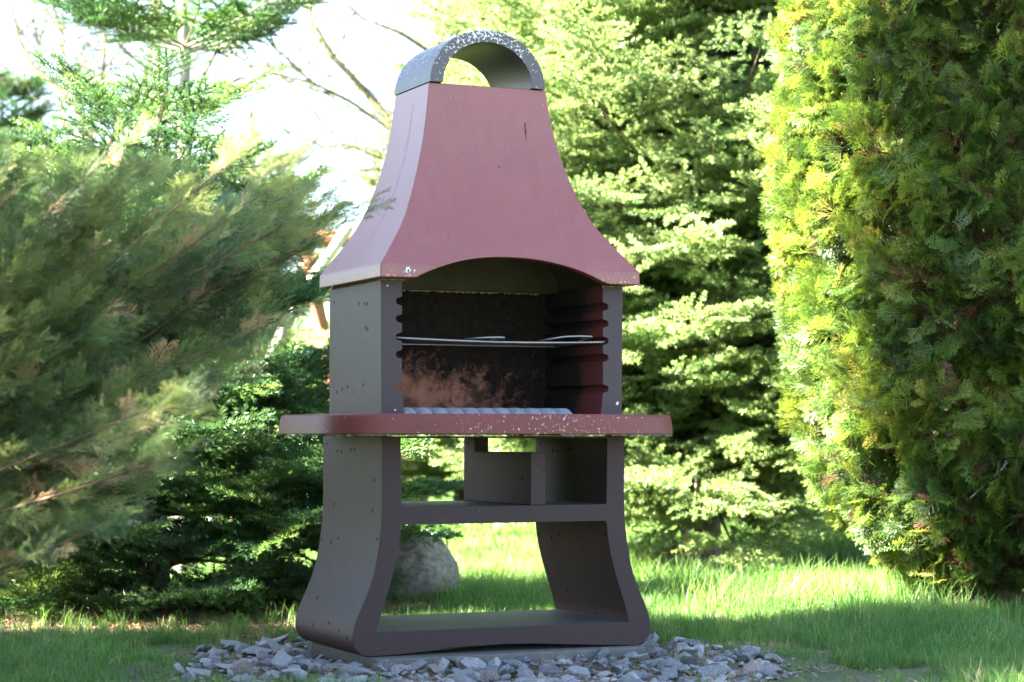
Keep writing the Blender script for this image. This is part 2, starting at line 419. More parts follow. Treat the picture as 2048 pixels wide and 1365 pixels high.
MAT['grass'] = leaf_mat('grass_blades', [(0, (.040, .095, .022)), (.5, (.075, .165, .032)), (.86, (.14, .23, .055)), (.94, (.24, .24, .11)), (1, (.34, .30, .16))], .42, .45, .4)
MAT['litter'] = leaf_mat('brown_needle_litter', [(0, (.09, .05, .03)), (.6, (.20, .11, .06)), (1, (.36, .24, .15))], .1, .9, .1)
MAT['far_leaf'] = leaf_mat('far_foliage', [(0, (.05, .10, .03)), (.6, (.09, .17, .045)), (1, (.16, .24, .07))], .4, .6, .2)

def setmat(me, m): me.materials.append(m); return me
rg = random.Random(3)
P_FIR = proto_collection('fir_spray', [setmat(needle_spray(rg, .25, 9, nl=.021, nw=.0044, dens=360), MAT['fir']) for i in range(4)])
P_FIR_SHOOT = proto_collection('fir_shoot', [setmat(needle_spray(rg, .12, 0, dens=520, nl=.02), MAT['fir']) for i in range(3)])
P_SPR = proto_collection('spruce_spray', [setmat(needle_spray(rg, .25, 6, nl=.020, nw=.0062, dens=430, allround=True), MAT['spruce']) for i in range(4)])
P_JUN = proto_collection('juniper_spray', [setmat(scale_spray(rg, .19, (14, 7), .0021, 30, .42, .1, 2.6), MAT['juniper']) for i in range(5)])
P_THU = proto_collection('thuja_spray', [setmat(scale_spray(rg, .098, (9, 5), .0025, 36, .60, .25*s, 1.3), MAT['thuja']) for s in (1, -1, 1.6, .4, -.6)])
P_DEAD = proto_collection('dead_spray', [setmat(scale_spray(rg, .10, (8, 5), .0024, 44, .6, .5, 2.5), MAT['dead']) for i in range(3)])
P_GRASS = proto_collection('grass_clump', [setmat(grass_clump(rg, 26, .05, .03, .085, .0030, .7), MAT['grass']), setmat(grass_clump(rg, 22, .055, .05, .13, .0032, .9), MAT['grass']),
                                           setmat(grass_clump(rg, 20, .05, .08, .19, .0036, .8), MAT['grass']), setmat(grass_clump(rg, 30, .07, .015, .045, .0026, 1.2), MAT['grass']),
                                           setmat(grass_clump(rg, 24, .05, .02, .11, .0028, 1.0), MAT['grass'])])
P_FARGRASS = proto_collection('far_grass_clump', [setmat(grass_clump(rg, 40, .22, .05, .13, .010, .9), MAT['grass']) for i in range(3)])
P_LIT = proto_collection('litter_bits', [setmat(litter_bits(rg), MAT['litter']) for i in range(3)])
P_FAR = proto_collection('far_spray', [setmat(scale_spray(rg, .55, (8, 4), .03, 45, .6, .2, 2.5), MAT['far_leaf']) for i in range(3)])

# ------------------------------------------------------------------ ground
def gz(x, y):
    """height of the ground"""
    z = -.035 + .014*noise.noise(Vector((x*1.3, y*1.3, 0))) + .006*noise.noise(Vector((x*5, y*5, 3)))
    z += .055*math.exp(-(((x-1.9)/1.1)**2 + ((y-8.8)/.9)**2))
    if y > 14: z += .03*noise.noise(Vector((x*.2, y*.2, 7)))
    return z
def build_ground():
    xs = np.unique(np.concatenate([np.linspace(-3.4, 3.4, 86), np.array([-300, -120, -60, -30, -16, -10, -7, -5, 5, 7, 10, 16, 30, 60, 120, 300])]))
    ys = np.unique(np.concatenate([np.linspace(3.0, 14, 130), np.array([-100, -30, -8, 0, 16, 18, 21, 25, 30, 38, 50, 70, 100, 160, 300, 600])]))
    V = [(x, y, gz(x, y)) for y in ys for x in xs]; nx = len(xs)
    F = [(j*nx+i, j*nx+i+1, (j+1)*nx+i+1, (j+1)*nx+i) for j in range(len(ys)-1) for i in range(nx-1)]
    m = NM('lawn_soil'); pos = m.n('ShaderNodeNewGeometry').outputs['Position']
    soil = m.mix(m.noise(55, 6, .7, pos), (.07, .052, .040), (.17, .145, .12))
    moss = m.mix(m.noise(24, 5, .7, pos), (.030, .050, .016), (.085, .11, .035))
    c = m.mix(m.ramp(m.noise(3.1, 5, .65, pos), [(.42, 0.), (.58, 1.)]), soil, moss)
    y = m.xyz(pos)[1]
    c = m.mix(m.maprange(y, 10.5, 13, 0, 1), c, m.mix(m.noise(.9, 5, .6, pos), (.06, .11, .025), (.13, .19, .05)))
    m.base(c); m.rough(.95); m.bump(m.noise(70, 6, .7, pos), .9, .02)
    g = link('ground', mesh('ground', V, F), m.m, smooth=3.2); g['kind'] = 'structure'
build_ground()

STONE_C, STONE_R = (-.11, 6.80), (.98, 1.0)
BX, BY, TH = -.016, 6.9357, .4197
def to_bbq(x, y):
    c, s = math.cos(TH), math.sin(TH); dx, dy = x-BX, y-BY
    return c*dx + s*dy, -s*dx + c*dy
def from_bbq(x, y, z=0):
    c, s = math.cos(TH), math.sin(TH); return Vector((BX + c*x - s*y, BY + s*x + c*y, z))
def in_stones(x, y, grow=0.):
    e = ((x-STONE_C[0])/(STONE_R[0]+grow))**2 + ((y-STONE_C[1])/(STONE_R[1]+grow))**2
    return e < 1 + .28*noise.noise(Vector((x*2.4, y*2.4, 5)))
def on_pad(x, y, g=0.):
    a, b = to_bbq(x, y); return -.485-g < a < .485+g and -.055-g < b < .61+g

# ------------------------------------------------------------------ the barbecue
def build_bbq():
    T = empty('garden_barbecue', (BX, BY, 0), TH)
    tag(T, 'tall concrete garden barbecue with a flared red hood and open plum-brown stand on crushed stone', 'barbecue')
    XB = -.0087
    # stand: one cast frame with two openings, extruded front to back
    outer_half = [(.428, .692), (.428, .60), (.427, .50), (.429, .43), (.433, .385), (.440, .33), (.452, .268), (.467, .22), (.485, .178), (.499, .148), (.512, .119), (.520, .092), (.524, .072), (.5245, .055), (.521, .040), (.512, .024), (.497, .011), (.478, .004), (.45, .003)]
    bott = [(.36, .006), (.22, .014), (.1, .021), (0, .024)]
    right = outer_half + bott
    left = [(-x, z) for x, z in right[:-1]][::-1]
    outer = right + left
    up = [(-.365, .686), (.088-.26, .686), (.365, .686), (.363, .56), (.361, .471), (.358, .468), (0, .468), (-.358, .468), (-.361, .471), (-.363, .56)]
    lo_half = [(.352, .413), (.360, .410), (.3625, .400), (.3685, .35), (.378, .30), (.393, .244), (.407, .20), (.42, .162), (.433, .12), (.443, .083), (.442, .080), (.439, .079)]
    lo = lo_half + [(0, .079)] + [(-x, z) for x, z in lo_half][::-1] + [(0, .413)]
    st = link('stand', prism_xz([outer, up, lo], .0065, .575), MAT['stand'], T, R(40)); bevel(st, .0035)
    # divider with a raised back post, standing on the shelf
    mb_ = [(0.0085, .4682), (.572, .4682), (.572, .6862), (.475, .6862), (.475, .640), (.0085, .640)]
    v = [(x, y, z) for x in (.088, .140) for y, z in mb_]; n = len(mb_)
    tr = tessellate_polygon([[Vector((y, z, 0)) for y, z in mb_]])
    f = [tuple(t) for t in tr] + [tuple(i+n for i in t)[::-1] for t in tr] + [(i, (i+1) % n, (i+1) % n+n, i+n) for i in range(n)]
    me = mesh('divider', v, f); bm = bmesh.new(); bm.from_mesh(me); bmesh.ops.recalc_face_normals(bm, faces=bm.faces); bm.to_mesh(me); bm.free()
    bevel(link('divider', me, MAT['stand'], T, R(40)), .003)
    # table slab with a bowed front and a rough lower edge
    out = []
    a, cx, y0 = .614, -.008, .10
    for i in range(61):
        t = math.pi*i/60; c_, s_ = math.cos(t), math.sin(t); e = 2/2.7
        out.append((cx - a*math.copysign(abs(c_)**e, c_), y0 - .305*abs(s_)**e))
    out += [(cx+a, .30), (cx+a, .44), (cx+a-.03, .50), (cx+.3, .51), (cx, .51), (cx-.3, .51), (cx-a+.03, .50), (cx-a, .44), (cx-a, .30)]
    rows = [(.6985, 1.0), (.7005, 1.012), (.72, 1.009), (.745, 1.003), (.757, .998), (.7625, .985)]
    V = []; F = []; m = len(out)
    for z, k in rows:
        for (x, y) in out:
            zz = z + (.002*noise.noise(Vector((x*60, y*60, 1))) if z < .7 else 0)
            V.append((cx+(x-cx)*k, .16+(y-.16)*k, zz))
    for r in range(len(rows)-1):
        for i in range(m): j = (i+1) % m; F.append((r*m+i, r*m+j, (r+1)*m+j, (r+1)*m+i))
    F.append(tuple(range(m))[::-1]); F.append(tuple((len(rows)-1)*m+i for i in range(m)))
    link('table_slab', mesh('slab', V, F), MAT['slab'], T, R(40))
    # crumbs of mortar and moss hanging under the slab's edge
    cr = MB(); q = random.Random(4)
    for k in range(230):
        i = q.randrange(2, 58); f_ = q.random(); x = out[i][0]*(1-f_)+out[i+1][0]*f_; y = out[i][1]*(1-f_)+out[i+1][1]*f_
        dpt = q.uniform(.0, .03); x = cx+(x-cx)*(1-dpt); y = .16+(y-.16)*(1-dpt)
        s_ = q.uniform(.0015, .0048)*(1.5 if q.random() < .1 else 1); z = .6985 - s_*.5
        cr.add([(x-s_*1.6, y, z), (x+s_*1.5, y-s_, z), (x, y+s_*1.4, z), (x+q.uniform(-1, 1)*s_, y, z-s_*q.uniform(.6, 1.3)), (x, y, z+s_)], [(0, 3, 1), (1, 3, 2), (2, 3, 0), (0, 1, 4), (1, 2, 4), (2, 0, 4)])
    o = cr.build('mortar_crumbs', MAT['raw'], T); o['kind'] = 'stuff'
    # firebox: two walls with notches, a back wall
    zs = [1.120, 1.064, 1.007, .951, .849]
    def wall(sgn):
        xi, xo = .355, .424; p = [(xo, .7632), (xo+.004, 1.189), (xi+.001, 1.189)]
        for z in zs:
            p += [(xi, z+.0150), (xi+.006, z+.0125), (xi+.0165, z+.0095), (xi+.0205, z+.004), (xi+.0205, z-.004), (xi+.0165, z-.0095), (xi+.006, z-.0125), (xi, z-.0150)]
        p += [(xi-.008, .7632)]
        p = [(sgn*x + XB, z) for x, z in p]
        return p
    for sgn in (-1, 1):
        o = link('side_wall', prism_xz([wall(sgn)], 0.0, .4515), MAT['firebox'], T, R(50)); bevel(o, .003)
        o.data.materials.append(MAT['soot_side'])
        for pl in o.data.polygons:
            c_ = pl.center
            if abs(pl.normal.y) < .5 and abs(c_.x-XB) < .40 and c_.z < 1.186: pl.material_index = 1
    mbk = MB(); mbk.box((XB-.424, .4525, .7632), (XB+.424, .502, 1.189)); o = mbk.build('back_wall', MAT['soot_back'], T); bevel(o, .004)
    o.data.materials.append(MAT['firebox'])
    for pl in o.data.polygons:
        if pl.normal.y > -.5: pl.material_index = 1
    # mortar joint between firebox and hood
    mj = MB(); q = random.Random(8)
    for (xa, ya, xb, yb) in ((XB-.43, -.004, XB-.35, -.004), (XB+.35, -.004, XB+.43, -.004), (XB-.431, 0, XB-.431, .47), (XB-.33, .448, XB+.33, .448)):
        for k in range(int(30*math.hypot(xb-xa, yb-ya)/.1)):
            t = q.random(); x = xa+(xb-xa)*t; y = ya+(yb-ya)*t; s_ = q.uniform(.003, .007); z = 1.1885
            mj.add([(x-s_, y-s_*.6, z), (x+s_, y-s_*.5, z), (x, y+s_, z), (x, y, z-s_*q.uniform(.5, 1.1))], [(0, 3, 1), (1, 3, 2), (2, 3, 0)])
    o = mj.build('mortar_joint', MAT['raw'], T); o['kind'] = 'stuff'
    # hood
    prof = [(1.849, 0), (1.81, .016), (1.766, .040), (1.72, .068), (1.69, .09), (1.66, .114), (1.63, .142), (1.60, .175), (1.57, .210), (1.54, .25), (1.51, .293), (1.48, .340), (1.45, .393), (1.425, .446), (1.40, .503), (1.375, .565), (1.35, .635), (1.328, .700), (1.305, .768), (1.285, .832), (1.265, .895), (1.248, .952), (1.240, .978), (1.233, .994), (1.225, 1.0), (1.21, 1.002), (1.1895, 1.004)]
    prof = prof[::-1]
    wT, wH, yTf, yTb, yHf, yHb = .2105, .4548, .1346, .4466, -.0717, .5159
    NC = 41; PZ = [p[0] for p in prof]; PS = [p[1] for p in prof]
    def shell(off, zshift):
        V = []; rows = []
        for (z, s_) in prof:
            hw = wT + s_*(wH-wT) - off; yf = yTf + s_*(yHf-yTf) + off; yb = yTb + s_*(yHb-yTb) - off
            row = []
            for i in range(NC):        # front
                u = -1 + 2*i/(NC-1); x = XB + hw*u
                zz = z
                xa = (x+.012)/.335
                if abs(xa) < 1:
                    lim = 1.1895 + .078*(1-abs(xa)**2.2)
                    zz = lim + (z-1.1895)*(1.849-lim)/(1.849-1.1895)
                sz = float(np.interp(zz, PZ, PS)); row.append((x, yTf + sz*(yHf-yTf) + off, zz))
            for i in range(1, 8): row.append((XB+hw, yf+(yb-yf)*i/8, z))
            for i in range(NC): row.append((XB+hw*(1-2*i/(NC-1)), yb, z))
            for i in range(1, 8): row.append((XB-hw, yb+(yf-yb)*i/8, z))
            rows.append(row)
        return rows
    A = shell(0, 0); B = shell(.042, 0)
    m = len(A[0]); V = [p for r in A for p in r] + [p for r in B for p in r]; F = []; nr = len(A); off = nr*m
    for r in range(nr-1):
        for i in range(m):
            j = (i+1) % m
            F.append((r*m+i, r*m+j, (r+1)*m+j, (r+1)*m+i)); F.append((off+r*m+j, off+r*m+i, off+(r+1)*m+i, off+(r+1)*m+j))
    for i in range(m):
        j = (i+1) % m; F.append((j, i, off+i, off+j)); F.append(((nr-1)*m+i, (nr-1)*m+j, off+(nr-1)*m+j, off+(nr-1)*m+i))
    me = mesh('hood', V, F); me.materials.append(MAT['hood']); me.materials.append(MAT['hood_in'])
    nf = (nr-1)*m
    for k in range(nf): me.polygons[2*k+1].material_index = 1
    hood = link('hood', me, None, T, R(28))
    bevel(hood, .004, 2, 50)
    # chimney cap: a half pipe
    def cap_loop():
        o_ = []; cxx = -.012; a, b = .2065, .184; ai, bi = .160, .144
        for i in range(33): t = math.pi*i/32; o_.append((cxx+a*math.cos(t), 1.8515+b*math.sin(t)))
        for i in range(33): t = math.pi*(32-i)/32; o_.append((cxx+ai*math.cos(t), 1.8515+bi*math.sin(t)))
        return o_
    o = link('chimney_cap', prism_xz([cap_loop()], .126, .455), MAT['cap'], T, R(40)); bevel(o, .004)
    # scars in the paint of the hood front: one chip, one scratch, small pits
    def hood_y(z):
        zz = [p[0] for p in prof]; ss = [p[1] for p in prof]
        s_ = np.interp(z, zz, ss); return yTf + s_*(yHf-yTf)
    def blob(name, pts, mat, proud=.0014):
        c_ = np.mean(pts, axis=0); V = [(c_[0], hood_y(c_[1])-proud*1.6, c_[1])] + [(x, hood_y(z)-proud*.3, z) for x, z in pts]
        V += [(x, hood_y(z)+.004, z) for x, z in pts]; n = len(pts)
        F = [(0, 1+i, 1+(i+1) % n) for i in range(n)] + [(1+i, 1+n+i, 1+n+(i+1) % n, 1+(i+1) % n) for i in range(n)]
        return link(name, mesh(name, V, F), mat, T)
    q = random.Random(2)
    def ring(cx_, cz, rx, rz, n=12): return [(cx_+rx*q.uniform(.6, 1.1)*math.cos(6.283*i/n), cz+rz*q.uniform(.6, 1.1)*math.sin(6.283*i/n)) for i in range(n)]
    # chip at the left lower corner
    cz = 1.214; blob('paint_chip', [(x, z) for x, z in ring(-.372, cz, .010, .012)], MAT['chip'])
    blob('paint_chip', ring(-.3715, cz-.001, .0042, .005, 8), MAT['crack'], .004)
    s1 = [(.118, 1.735), (.1195, 1.726), (.117, 1.716), (.1205, 1.706), (.118, 1.694), (.1195, 1.682), (.1185, 1.676)]
    ws = [.0006, .0022, .0012, .0030, .0011, .0007, .0003]
    blob_pts = [(x-w_, z) for (x, z), w_ in zip(s1, ws)] + [(x+w_, z) for (x, z), w_ in list(zip(s1, ws))[::-1]]
    V = [(x, hood_y(z)-.0012, z) for x, z in blob_pts]; n = len(s1)
    link('scratch', mesh('scratch', V, [(i, i+1, 2*n-2-i, 2*n-1-i) for i in range(n-1)]), MAT['crack'], T)
    blob('paint_chip', ring(.012, 1.578, .004, .0028, 8), MAT['crack'])
    for k in range(7): blob('paint_chip', ring(-.165+.017*k+q.uniform(-.004, .004), 1.803+q.uniform(-.002, .002), .0022, .0011, 6), MAT['chip'])
    # hairline crack down the left face
    V = []; npt = 24
    for i in range(npt):
        z = 1.80 - .50*i/(npt-1); s_ = np.interp(z, [p[0] for p in prof], [p[1] for p in prof]); x = XB - (wT+s_*(wH-wT)) - .0008
        y = .262 - .02*i/npt + .004*noise.noise(Vector((0, z*30, 0))); wd = .0007 + .0005*noise.noise(Vector((z*60, 1, 1)))
        V += [(x, y-wd, z), (x, y+wd, z)]
    link('hairline_crack', mesh('crack', V, [(2*i, 2*i+1, 2*i+3, 2*i+2) for i in range(npt-1)]), MAT['crack'], T)
    # pale chips on the firebox front and stand
    for (x, z, s_) in ((XB+.408, .800, .0075), (XB-.405, 1.168, .004), (XB-.378, .775, .004)):
        pr = ring(x, z, s_, s_*.9, 9); c_ = (x, z); V = [(c_[0], -.0022, c_[1])] + [(a_, -.0008, b_) for a_, b_ in pr]
        link('paint_chip', mesh('chip', V, [(0, 1+i, 1+(i+1) % 9) for i in range(9)]), MAT['chip'], T)
    # sooty stub bolt in the back wall
    mbn = MB(); mbn.tube([(.02, .4520, .825), (.02, .448, .825), (.02, .446, .825)], [.034, .032, .022], 20); mbn.build('smoke_plug', MAT['soot_back'], T, R(40))

    # grill grate resting in the third pair of notches
    G = empty('grill_grate', from_bbq(XB, .0, .998), TH); tag(G, 'round-wired steel cooking grate resting in the middle notches of the barbecue', 'grill grate')
    g = MB(); rr = .0032
    fr = [(-.366, .010, .006)] + [(-.366+.732*i/20, -.012-.020*math.sin(math.pi*i/20), .0045-.008*math.sin(math.pi*i/20)) for i in range(1, 20)] + [(.366, .010, .006), (.366, .40, .004), (-.366, .40, .004), (-.366, .010, .006)]
    g.tube(fr, .0038, 8); g.build('frame_rod', MAT['steel'], G, R(60))
    for i in range(26):
        x = -.345 + .69*i/25; t = (x+.366)/.732; s_ = math.sin(math.pi*t); r_ = MB()
        r_.tube([(x, -.009-.020*s_, .0045-.008*s_), (x, .2, .005-.008*s_), (x, .40, .007)], .0019, 6)
        r_.build('rod', MAT['steel'], G, R(60))
    for (x0, x1, lift, yy) in ((.14, .30, .014, -.020), (-.13, -.02, .004, -.034)):
        h = MB(); h.tube([(x0, yy+.06, .006), (x0+.02, yy+.01, .007+lift*.3), (x0+.06, yy-.012, .007+lift*.8), ((x0+x1)/2+.03, yy-.016, .007+lift), (x1, yy-.008, .007+lift), (x1+.008, yy+.01, .007+lift*.9), (x1-.02, yy+.05, .007)], .0034, 8)
        h.build('handle', MAT['steel'], G, R(60))
    # fire grate of cast bars lying on the slab
    FG = empty('fire_grate', from_bbq(XB, .0, .7625), TH); tag(FG, 'low ash-grey fire grate of rounded cast bars on the red table slab', 'fire grate')
    for i in range(11):
        b_ = MB(); x = -.335 + .055*i; pts = []
        V = []; n = 9; ys = (.015, .03, .2, .40, .42)
        for y, k in zip(ys, (.45, 1, 1, 1, .45)):
            for j in range(n):
                t = math.pi*j/(n-1); V.append((x + .027*math.cos(t)*(.6+.4*k) - (y-.1)*.18, y, .0005 + .021*k*math.sin(t)))
        F = [(r*n+j, r*n+j+1, (r+1)*n+j+1, (r+1)*n+j) for r in range(4) for j in range(n-1)] + [tuple(range(n)), tuple(range(4*n, 5*n))[::-1]]
        link('bar', mesh('bar', V, F), MAT['cinder'], FG, R(60))
build_bbq()

# paved pad under the stand
def pad():
    m = MB(); c = [from_bbq(x, y) for x, y in ((-.47, -.06), (.485, -.04), (.49, .60), (-.47, .61))]
    v = [(p.x, p.y, z) for z in (-.06, .0) for p in c]
    m.add(v, [(3, 2, 1, 0), (4, 5, 6, 7), (0, 1, 5, 4), (1, 2, 6, 5), (2, 3, 7, 6), (3, 0, 4, 7)])
    o = m.build('concrete_pad', plain('weathered_pad_concrete', (.095, .09, .082), .95, nscale=45, var=.45)); bevel(o, .006)
    tag(o, 'thin weathered grey concrete pad under the barbecue stand', 'concrete pad')
pad()

# crushed stones round the stand
def stones():
    q = random.Random(21)
    m = NM('crushed_granite'); oi = m.n('ShaderNodeObjectInfo').outputs['Random']
    base = m.ramp(oi, [(0, (.040, .043, .046)), (.25, (.07, .074, .080)), (.5, (.11, .113, .118)), (.68, (.18, .18, .175)), (.80, (.27, .265, .25)), (.88, (.14, .105, .078)), (1, (.10, .065, .055))])
    v = m.noise(60, 5, .75, m.n('ShaderNodeNewGeometry').outputs['Position'])
    c = m.mix(m.ramp(v, [(.35, 0.), (.65, .85)]), base, m.mix(.4, base, (.30, .30, .31)))
    c = m.mix(m.ramp(m.noise(190, 3, .8, m.n('ShaderNodeNewGeometry').outputs['Position']), [(.57, 0.), (.63, .85)]), c, (.025, .025, .03))
    c = m.mix(m.ramp(m.noise(120, 4, .8, m.n('ShaderNodeNewGeometry').outputs['Position'], .6), [(.60, 0.), (.64, .6)]), c, (.42, .42, .43))
    m.base(c); m.rough(.82); m.bump(v, .6, .004)
    meshes = []
    for k in range(12):
        bm = bmesh.new(); ax = (q.uniform(1.0, 1.45), q.uniform(.6, .9), q.uniform(.34, .56))
        for i in range(16):
            d = Vector((q.gauss(0, 1), q.gauss(0, 1), q.gauss(0, 1))).normalized()*q.uniform(.82, 1.0); bm.verts.new((d.x*ax[0], d.y*ax[1], d.z*ax[2]))
        r_ = bmesh.ops.convex_hull(bm, input=bm.verts); bmesh.ops.delete(bm, geom=[g_ for g_ in r_['geom_interior'] if isinstance(g_, bmesh.types.BMVert)], context='VERTS')
        bmesh.ops.bevel(bm, geom=bm.edges[:], offset=.035, segments=1, affect='EDGES') if k < 0 else None
        me = bpy.data.meshes.new('stone'); bm.to_mesh(me); bm.free(); me.materials.append(m.m); meshes.append(me)
    pts = []
    grid = {}
    def ok(x, y, d):
        i, j = int(x/.08), int(y/.08)
        for a in (-1, 0, 1):
            for b in (-1, 0, 1):
                for (u, v_, dd) in grid.get((i+a, j+b), ()):
                    if (u-x)**2+(v_-y)**2 < ((d+dd)*.5)**2: return False
        grid.setdefault((i, j), []).append((x, y, d)); return True
    for t in range(9000):
        x = q.uniform(-1.35, 1.3); y = q.uniform(5.7, 8.2)
        if not in_stones(x, y) or on_pad(x, y, -.015 if to_bbq(x, y)[0] > .15 else .015): continue
        d = q.choice((.026, .034, .042, .052)) if t > 1100 else q.choice((.058, .068, .08, .092, .105))
        if ok(x, y, d*.92): pts.append((x, y, d))
    T = empty('stone_bed', (STONE_C[0], STONE_C[1], -.03)); tag(T, 'bed of loose grey crushed stones around the foot of the barbecue', 'stone bed')
    def key(p):
        x, y, d = p; a, b = to_bbq(x, y); hidden = (abs(a) < .75 and .25 < b < 2)
        return -(d/max(y, 1) * (.25 if hidden else 1))
    pts.sort(key=key)
    rest = MB()
    def m4(x, y, d):
        s_ = d*.56; z = gz(x, y) + d*.12 + q.uniform(-.006, .012)
        if on_pad(x, y, .0): z = max(z, .004)
        return Matrix.Translation((x, y, z)) @ Matrix.Rotation(q.uniform(0, 6.28), 4, 'Z') @ Matrix.Rotation(q.gauss(0, .4), 4, 'X') @ Matrix.Rotation(q.gauss(0, .35), 4, 'Y') @ Matrix.Diagonal((s_, s_, s_, 1))
    inv = Matrix.Translation(T.location).inverted()
    for k, (x, y, d) in enumerate(pts):
        M_ = inv @ m4(x, y, d); me = meshes[q.randrange(12)]
        if k < 298:
            o = bpy.data.objects.new('stone', me); col.objects.link(o); o.parent = T; o.matrix_local = M_
        else:
            rest.add([M_ @ v_.co for v_ in me.vertices], [tuple(p.vertices) for p in me.polygons])
    for k in range(1900):      # grit between the stones
        x = q.uniform(-1.35, 1.3); y = q.uniform(5.7, 8.2)
        if not in_stones(x, y, .06) or on_pad(x, y, 0): continue
        M_ = inv @ m4(x, y, q.uniform(.008, .022)); me = meshes[q.randrange(12)]; rest.add([M_ @ v_.co for v_ in me.vertices], [tuple(p.vertices) for p in me.polygons])
    # the joined stones take their colour from their place
    m2 = NM('crushed_granite_small'); pos = m2.n('ShaderNodeNewGeometry').outputs['Position']
    vo = m2.n('ShaderNodeTexVoronoi'); vo.inputs['Scale'].default_value = 26; m2.l(pos, vo.inputs['Vector'])
    c2 = m2.ramp(m2.xyz(vo.outputs['Color'])[0], [(0, (.06, .065, .07)), (.4, (.11, .115, .125)), (.75, (.18, .18, .18)), (1, (.14, .11, .09))])
    v2 = m2.noise(90, 5, .75, pos); m2.base(m2.mix(m2.ramp(v2, [(.35, 0.), (.65, .5)]), c2, (.28, .28, .28))); m2.rough(.85); m2.bump(v2, .5, .003)
    o = rest.build('small_stones', m2.m, T); o['kind'] = 'stuff'
    print('stones', len(pts))
stones()

# ------------------------------------------------------------------ conifers
def conifer_arrays(seed, H, Rr, z0, gap, nper, rise=(.05, .7), curve=.1, spray=.23, dense=.105, shape=.85, pts_top=True, tipcut=0.0, nsec=.42, zmax=None, open_top=False, zj=None, slope=.06, fluff=.10):
    g = np.random.default_rng(seed); P = []; D = []; U = []; S = []; tubes = MB()
    z = z0
    while z < H-.12:
        t = (z-z0)/(H-z0); Lb = Rr*((1-t)**shape)*g.uniform(.9, 1.08)+.05
        if t < .12: Lb *= .8+1.6*t
        if open_top and .74 < t: Lb = max(Lb, .37*(1.25-.6*(t-.74)/.26)); 
        n = max(4, int(nper*(1-.35*t))) if not (open_top and t > .74) else 5; a0 = g.uniform(0, 6.28)
        for b in range(n):
            a = a0 + 6.283*b/n + g.normal(0, .22); L_ = Lb*g.uniform(.72, 1.12); zz = z + g.uniform(-1, 1)*(zj if zj is not None else .35*gap)
            up = rise[0]+(rise[1]-rise[0])*t + g.normal(0, slope); ca, sa = math.cos(a), math.sin(a)
            def pt(s): return np.array([ca*s*L_, sa*s*L_, zz + L_*(up*s + curve*s*s)])
            dr = np.array([ca, sa, up+curve]); dr /= np.linalg.norm(dr); sd_ = np.array([-sa, ca, 0.])
            tubes.tube([pt(s) for s in (0, .35, .7, .97)], [.004+.011*L_, .003+.008*L_, .003+.004*L_, .0015], 4, False)
            ns = max(2, int(L_/dense)); 
            for i in range(ns):
                s = .16+.80*(i+g.uniform(0, .6))/ns
                for sg in (-1, 1):
                    l2 = (nsec*L_*(1-s)+.07)*g.uniform(.7, 1.15); ang = sg*g.uniform(.75, 1.1)
                    d2 = dr*math.cos(ang)+sd_*math.sin(ang)+np.array([0, 0, g.normal(.02, fluff)]); d2 /= np.linalg.norm(d2)
                    p0 = pt(s); k = max(1, int(round((l2-.04)/(spray*.55))))
                    for j in range(k):
                        u_ = (j+.25)/k if k > 1 else .15
                        dd = d2 + g.normal(0, .16, 3) + (0 if j == k-1 else sd_*g.normal(0, .25)+dr*g.normal(.1, .2))
                        P.append(p0+d2*l2*u_); D.append(dd); U.append(np.array([0, 0, 1.])+g.normal(0, .22, 3)); S.append(g.uniform(.75, 1.15)*spray/.23)
            P.append(pt(.93)); D.append(dr+g.normal(0, .06, 3)); U.append(np.array([0, 0, 1.])); S.append(1.0*spray/.23)
            if g.random() < .7: P.append(pt(.8)+g.normal(0, .02, 3)); D.append(dr+g.normal(0, .1, 3)); U.append(np.array([0, 0, 1.])); S.append(.9*spray/.23)
        z += gap*(1-.25*t)*(2.0 if open_top and t > .74 else 1)
    # leader
    for k in range(7): P.append(np.array([0, 0, H-.16+.02*k])); a = k*2.4; D.append(np.array([math.cos(a)*.8, math.sin(a)*.8, .9])); U.append(np.array([-math.cos(a), -math.sin(a), 1.])); S.append(.5*spray/.23)
    P.append(np.array([0, 0, H-.2])); D.append(np.array([.02, 0, 1.])); U.append(np.array([1., 0, 0])); S.append(1.1*spray/.23)
    return [np.array(x) for x in (P, D, U, S)], tubes

def tint_for(P, g, lo=.05, hi=.95, clump=2.2, k=.5, center=None):
    t = np.array([noise.noise(Vector(p)*clump) for p in P])*.9*k + g.normal(.45, .16, len(P))
    return np.clip(t, lo, hi)

def conifer(name, label, cat, loc, seed, H, Rr, z0=.25, gap=.2, nper=7, protos=P_FIR, nprot=4, trunk_mat=None, trunk_r=None, tint=(.05, .95), group=None, keep=None, **k):
    T = empty(name, loc); tag(T, label, cat, group)
    (P, D, U, S), tubes = conifer_arrays(seed, H, Rr, z0, gap, nper, **k)
    g = np.random.default_rng(seed+100)
    if keep is not None:
        m = np.array([keep(p) for p in P]); P, D, U, S = P[m], D[m], U[m], S[m]
    E_ = frames_to_euler(D, U); V = g.integers(0, nprot, len(P)); tt = tint_for(P, g, *tint)
    scatter('crown', protos, scatter_mesh(P, E_, S, V, tt), T)
    tr = trunk_r or .03+.014*H; tb = MB()
    n = 10; tb.tube([(.01*math.sin(i*1.3), .01*math.cos(i*1.7), -.05+(H-.1)*i/n) for i in range(n+1)], [tr*(1.25 if i == 0 else 1)*(1-.88*i/n) for i in range(n+1)], 10)
    tb.build('trunk', trunk_mat or MAT['fir_bark'], T, R(80))
    o = tubes.build('branches', trunk_mat or MAT['fir_bark'], T, R(80)); o['kind'] = 'stuff'
    print(name, len(P))
    return T

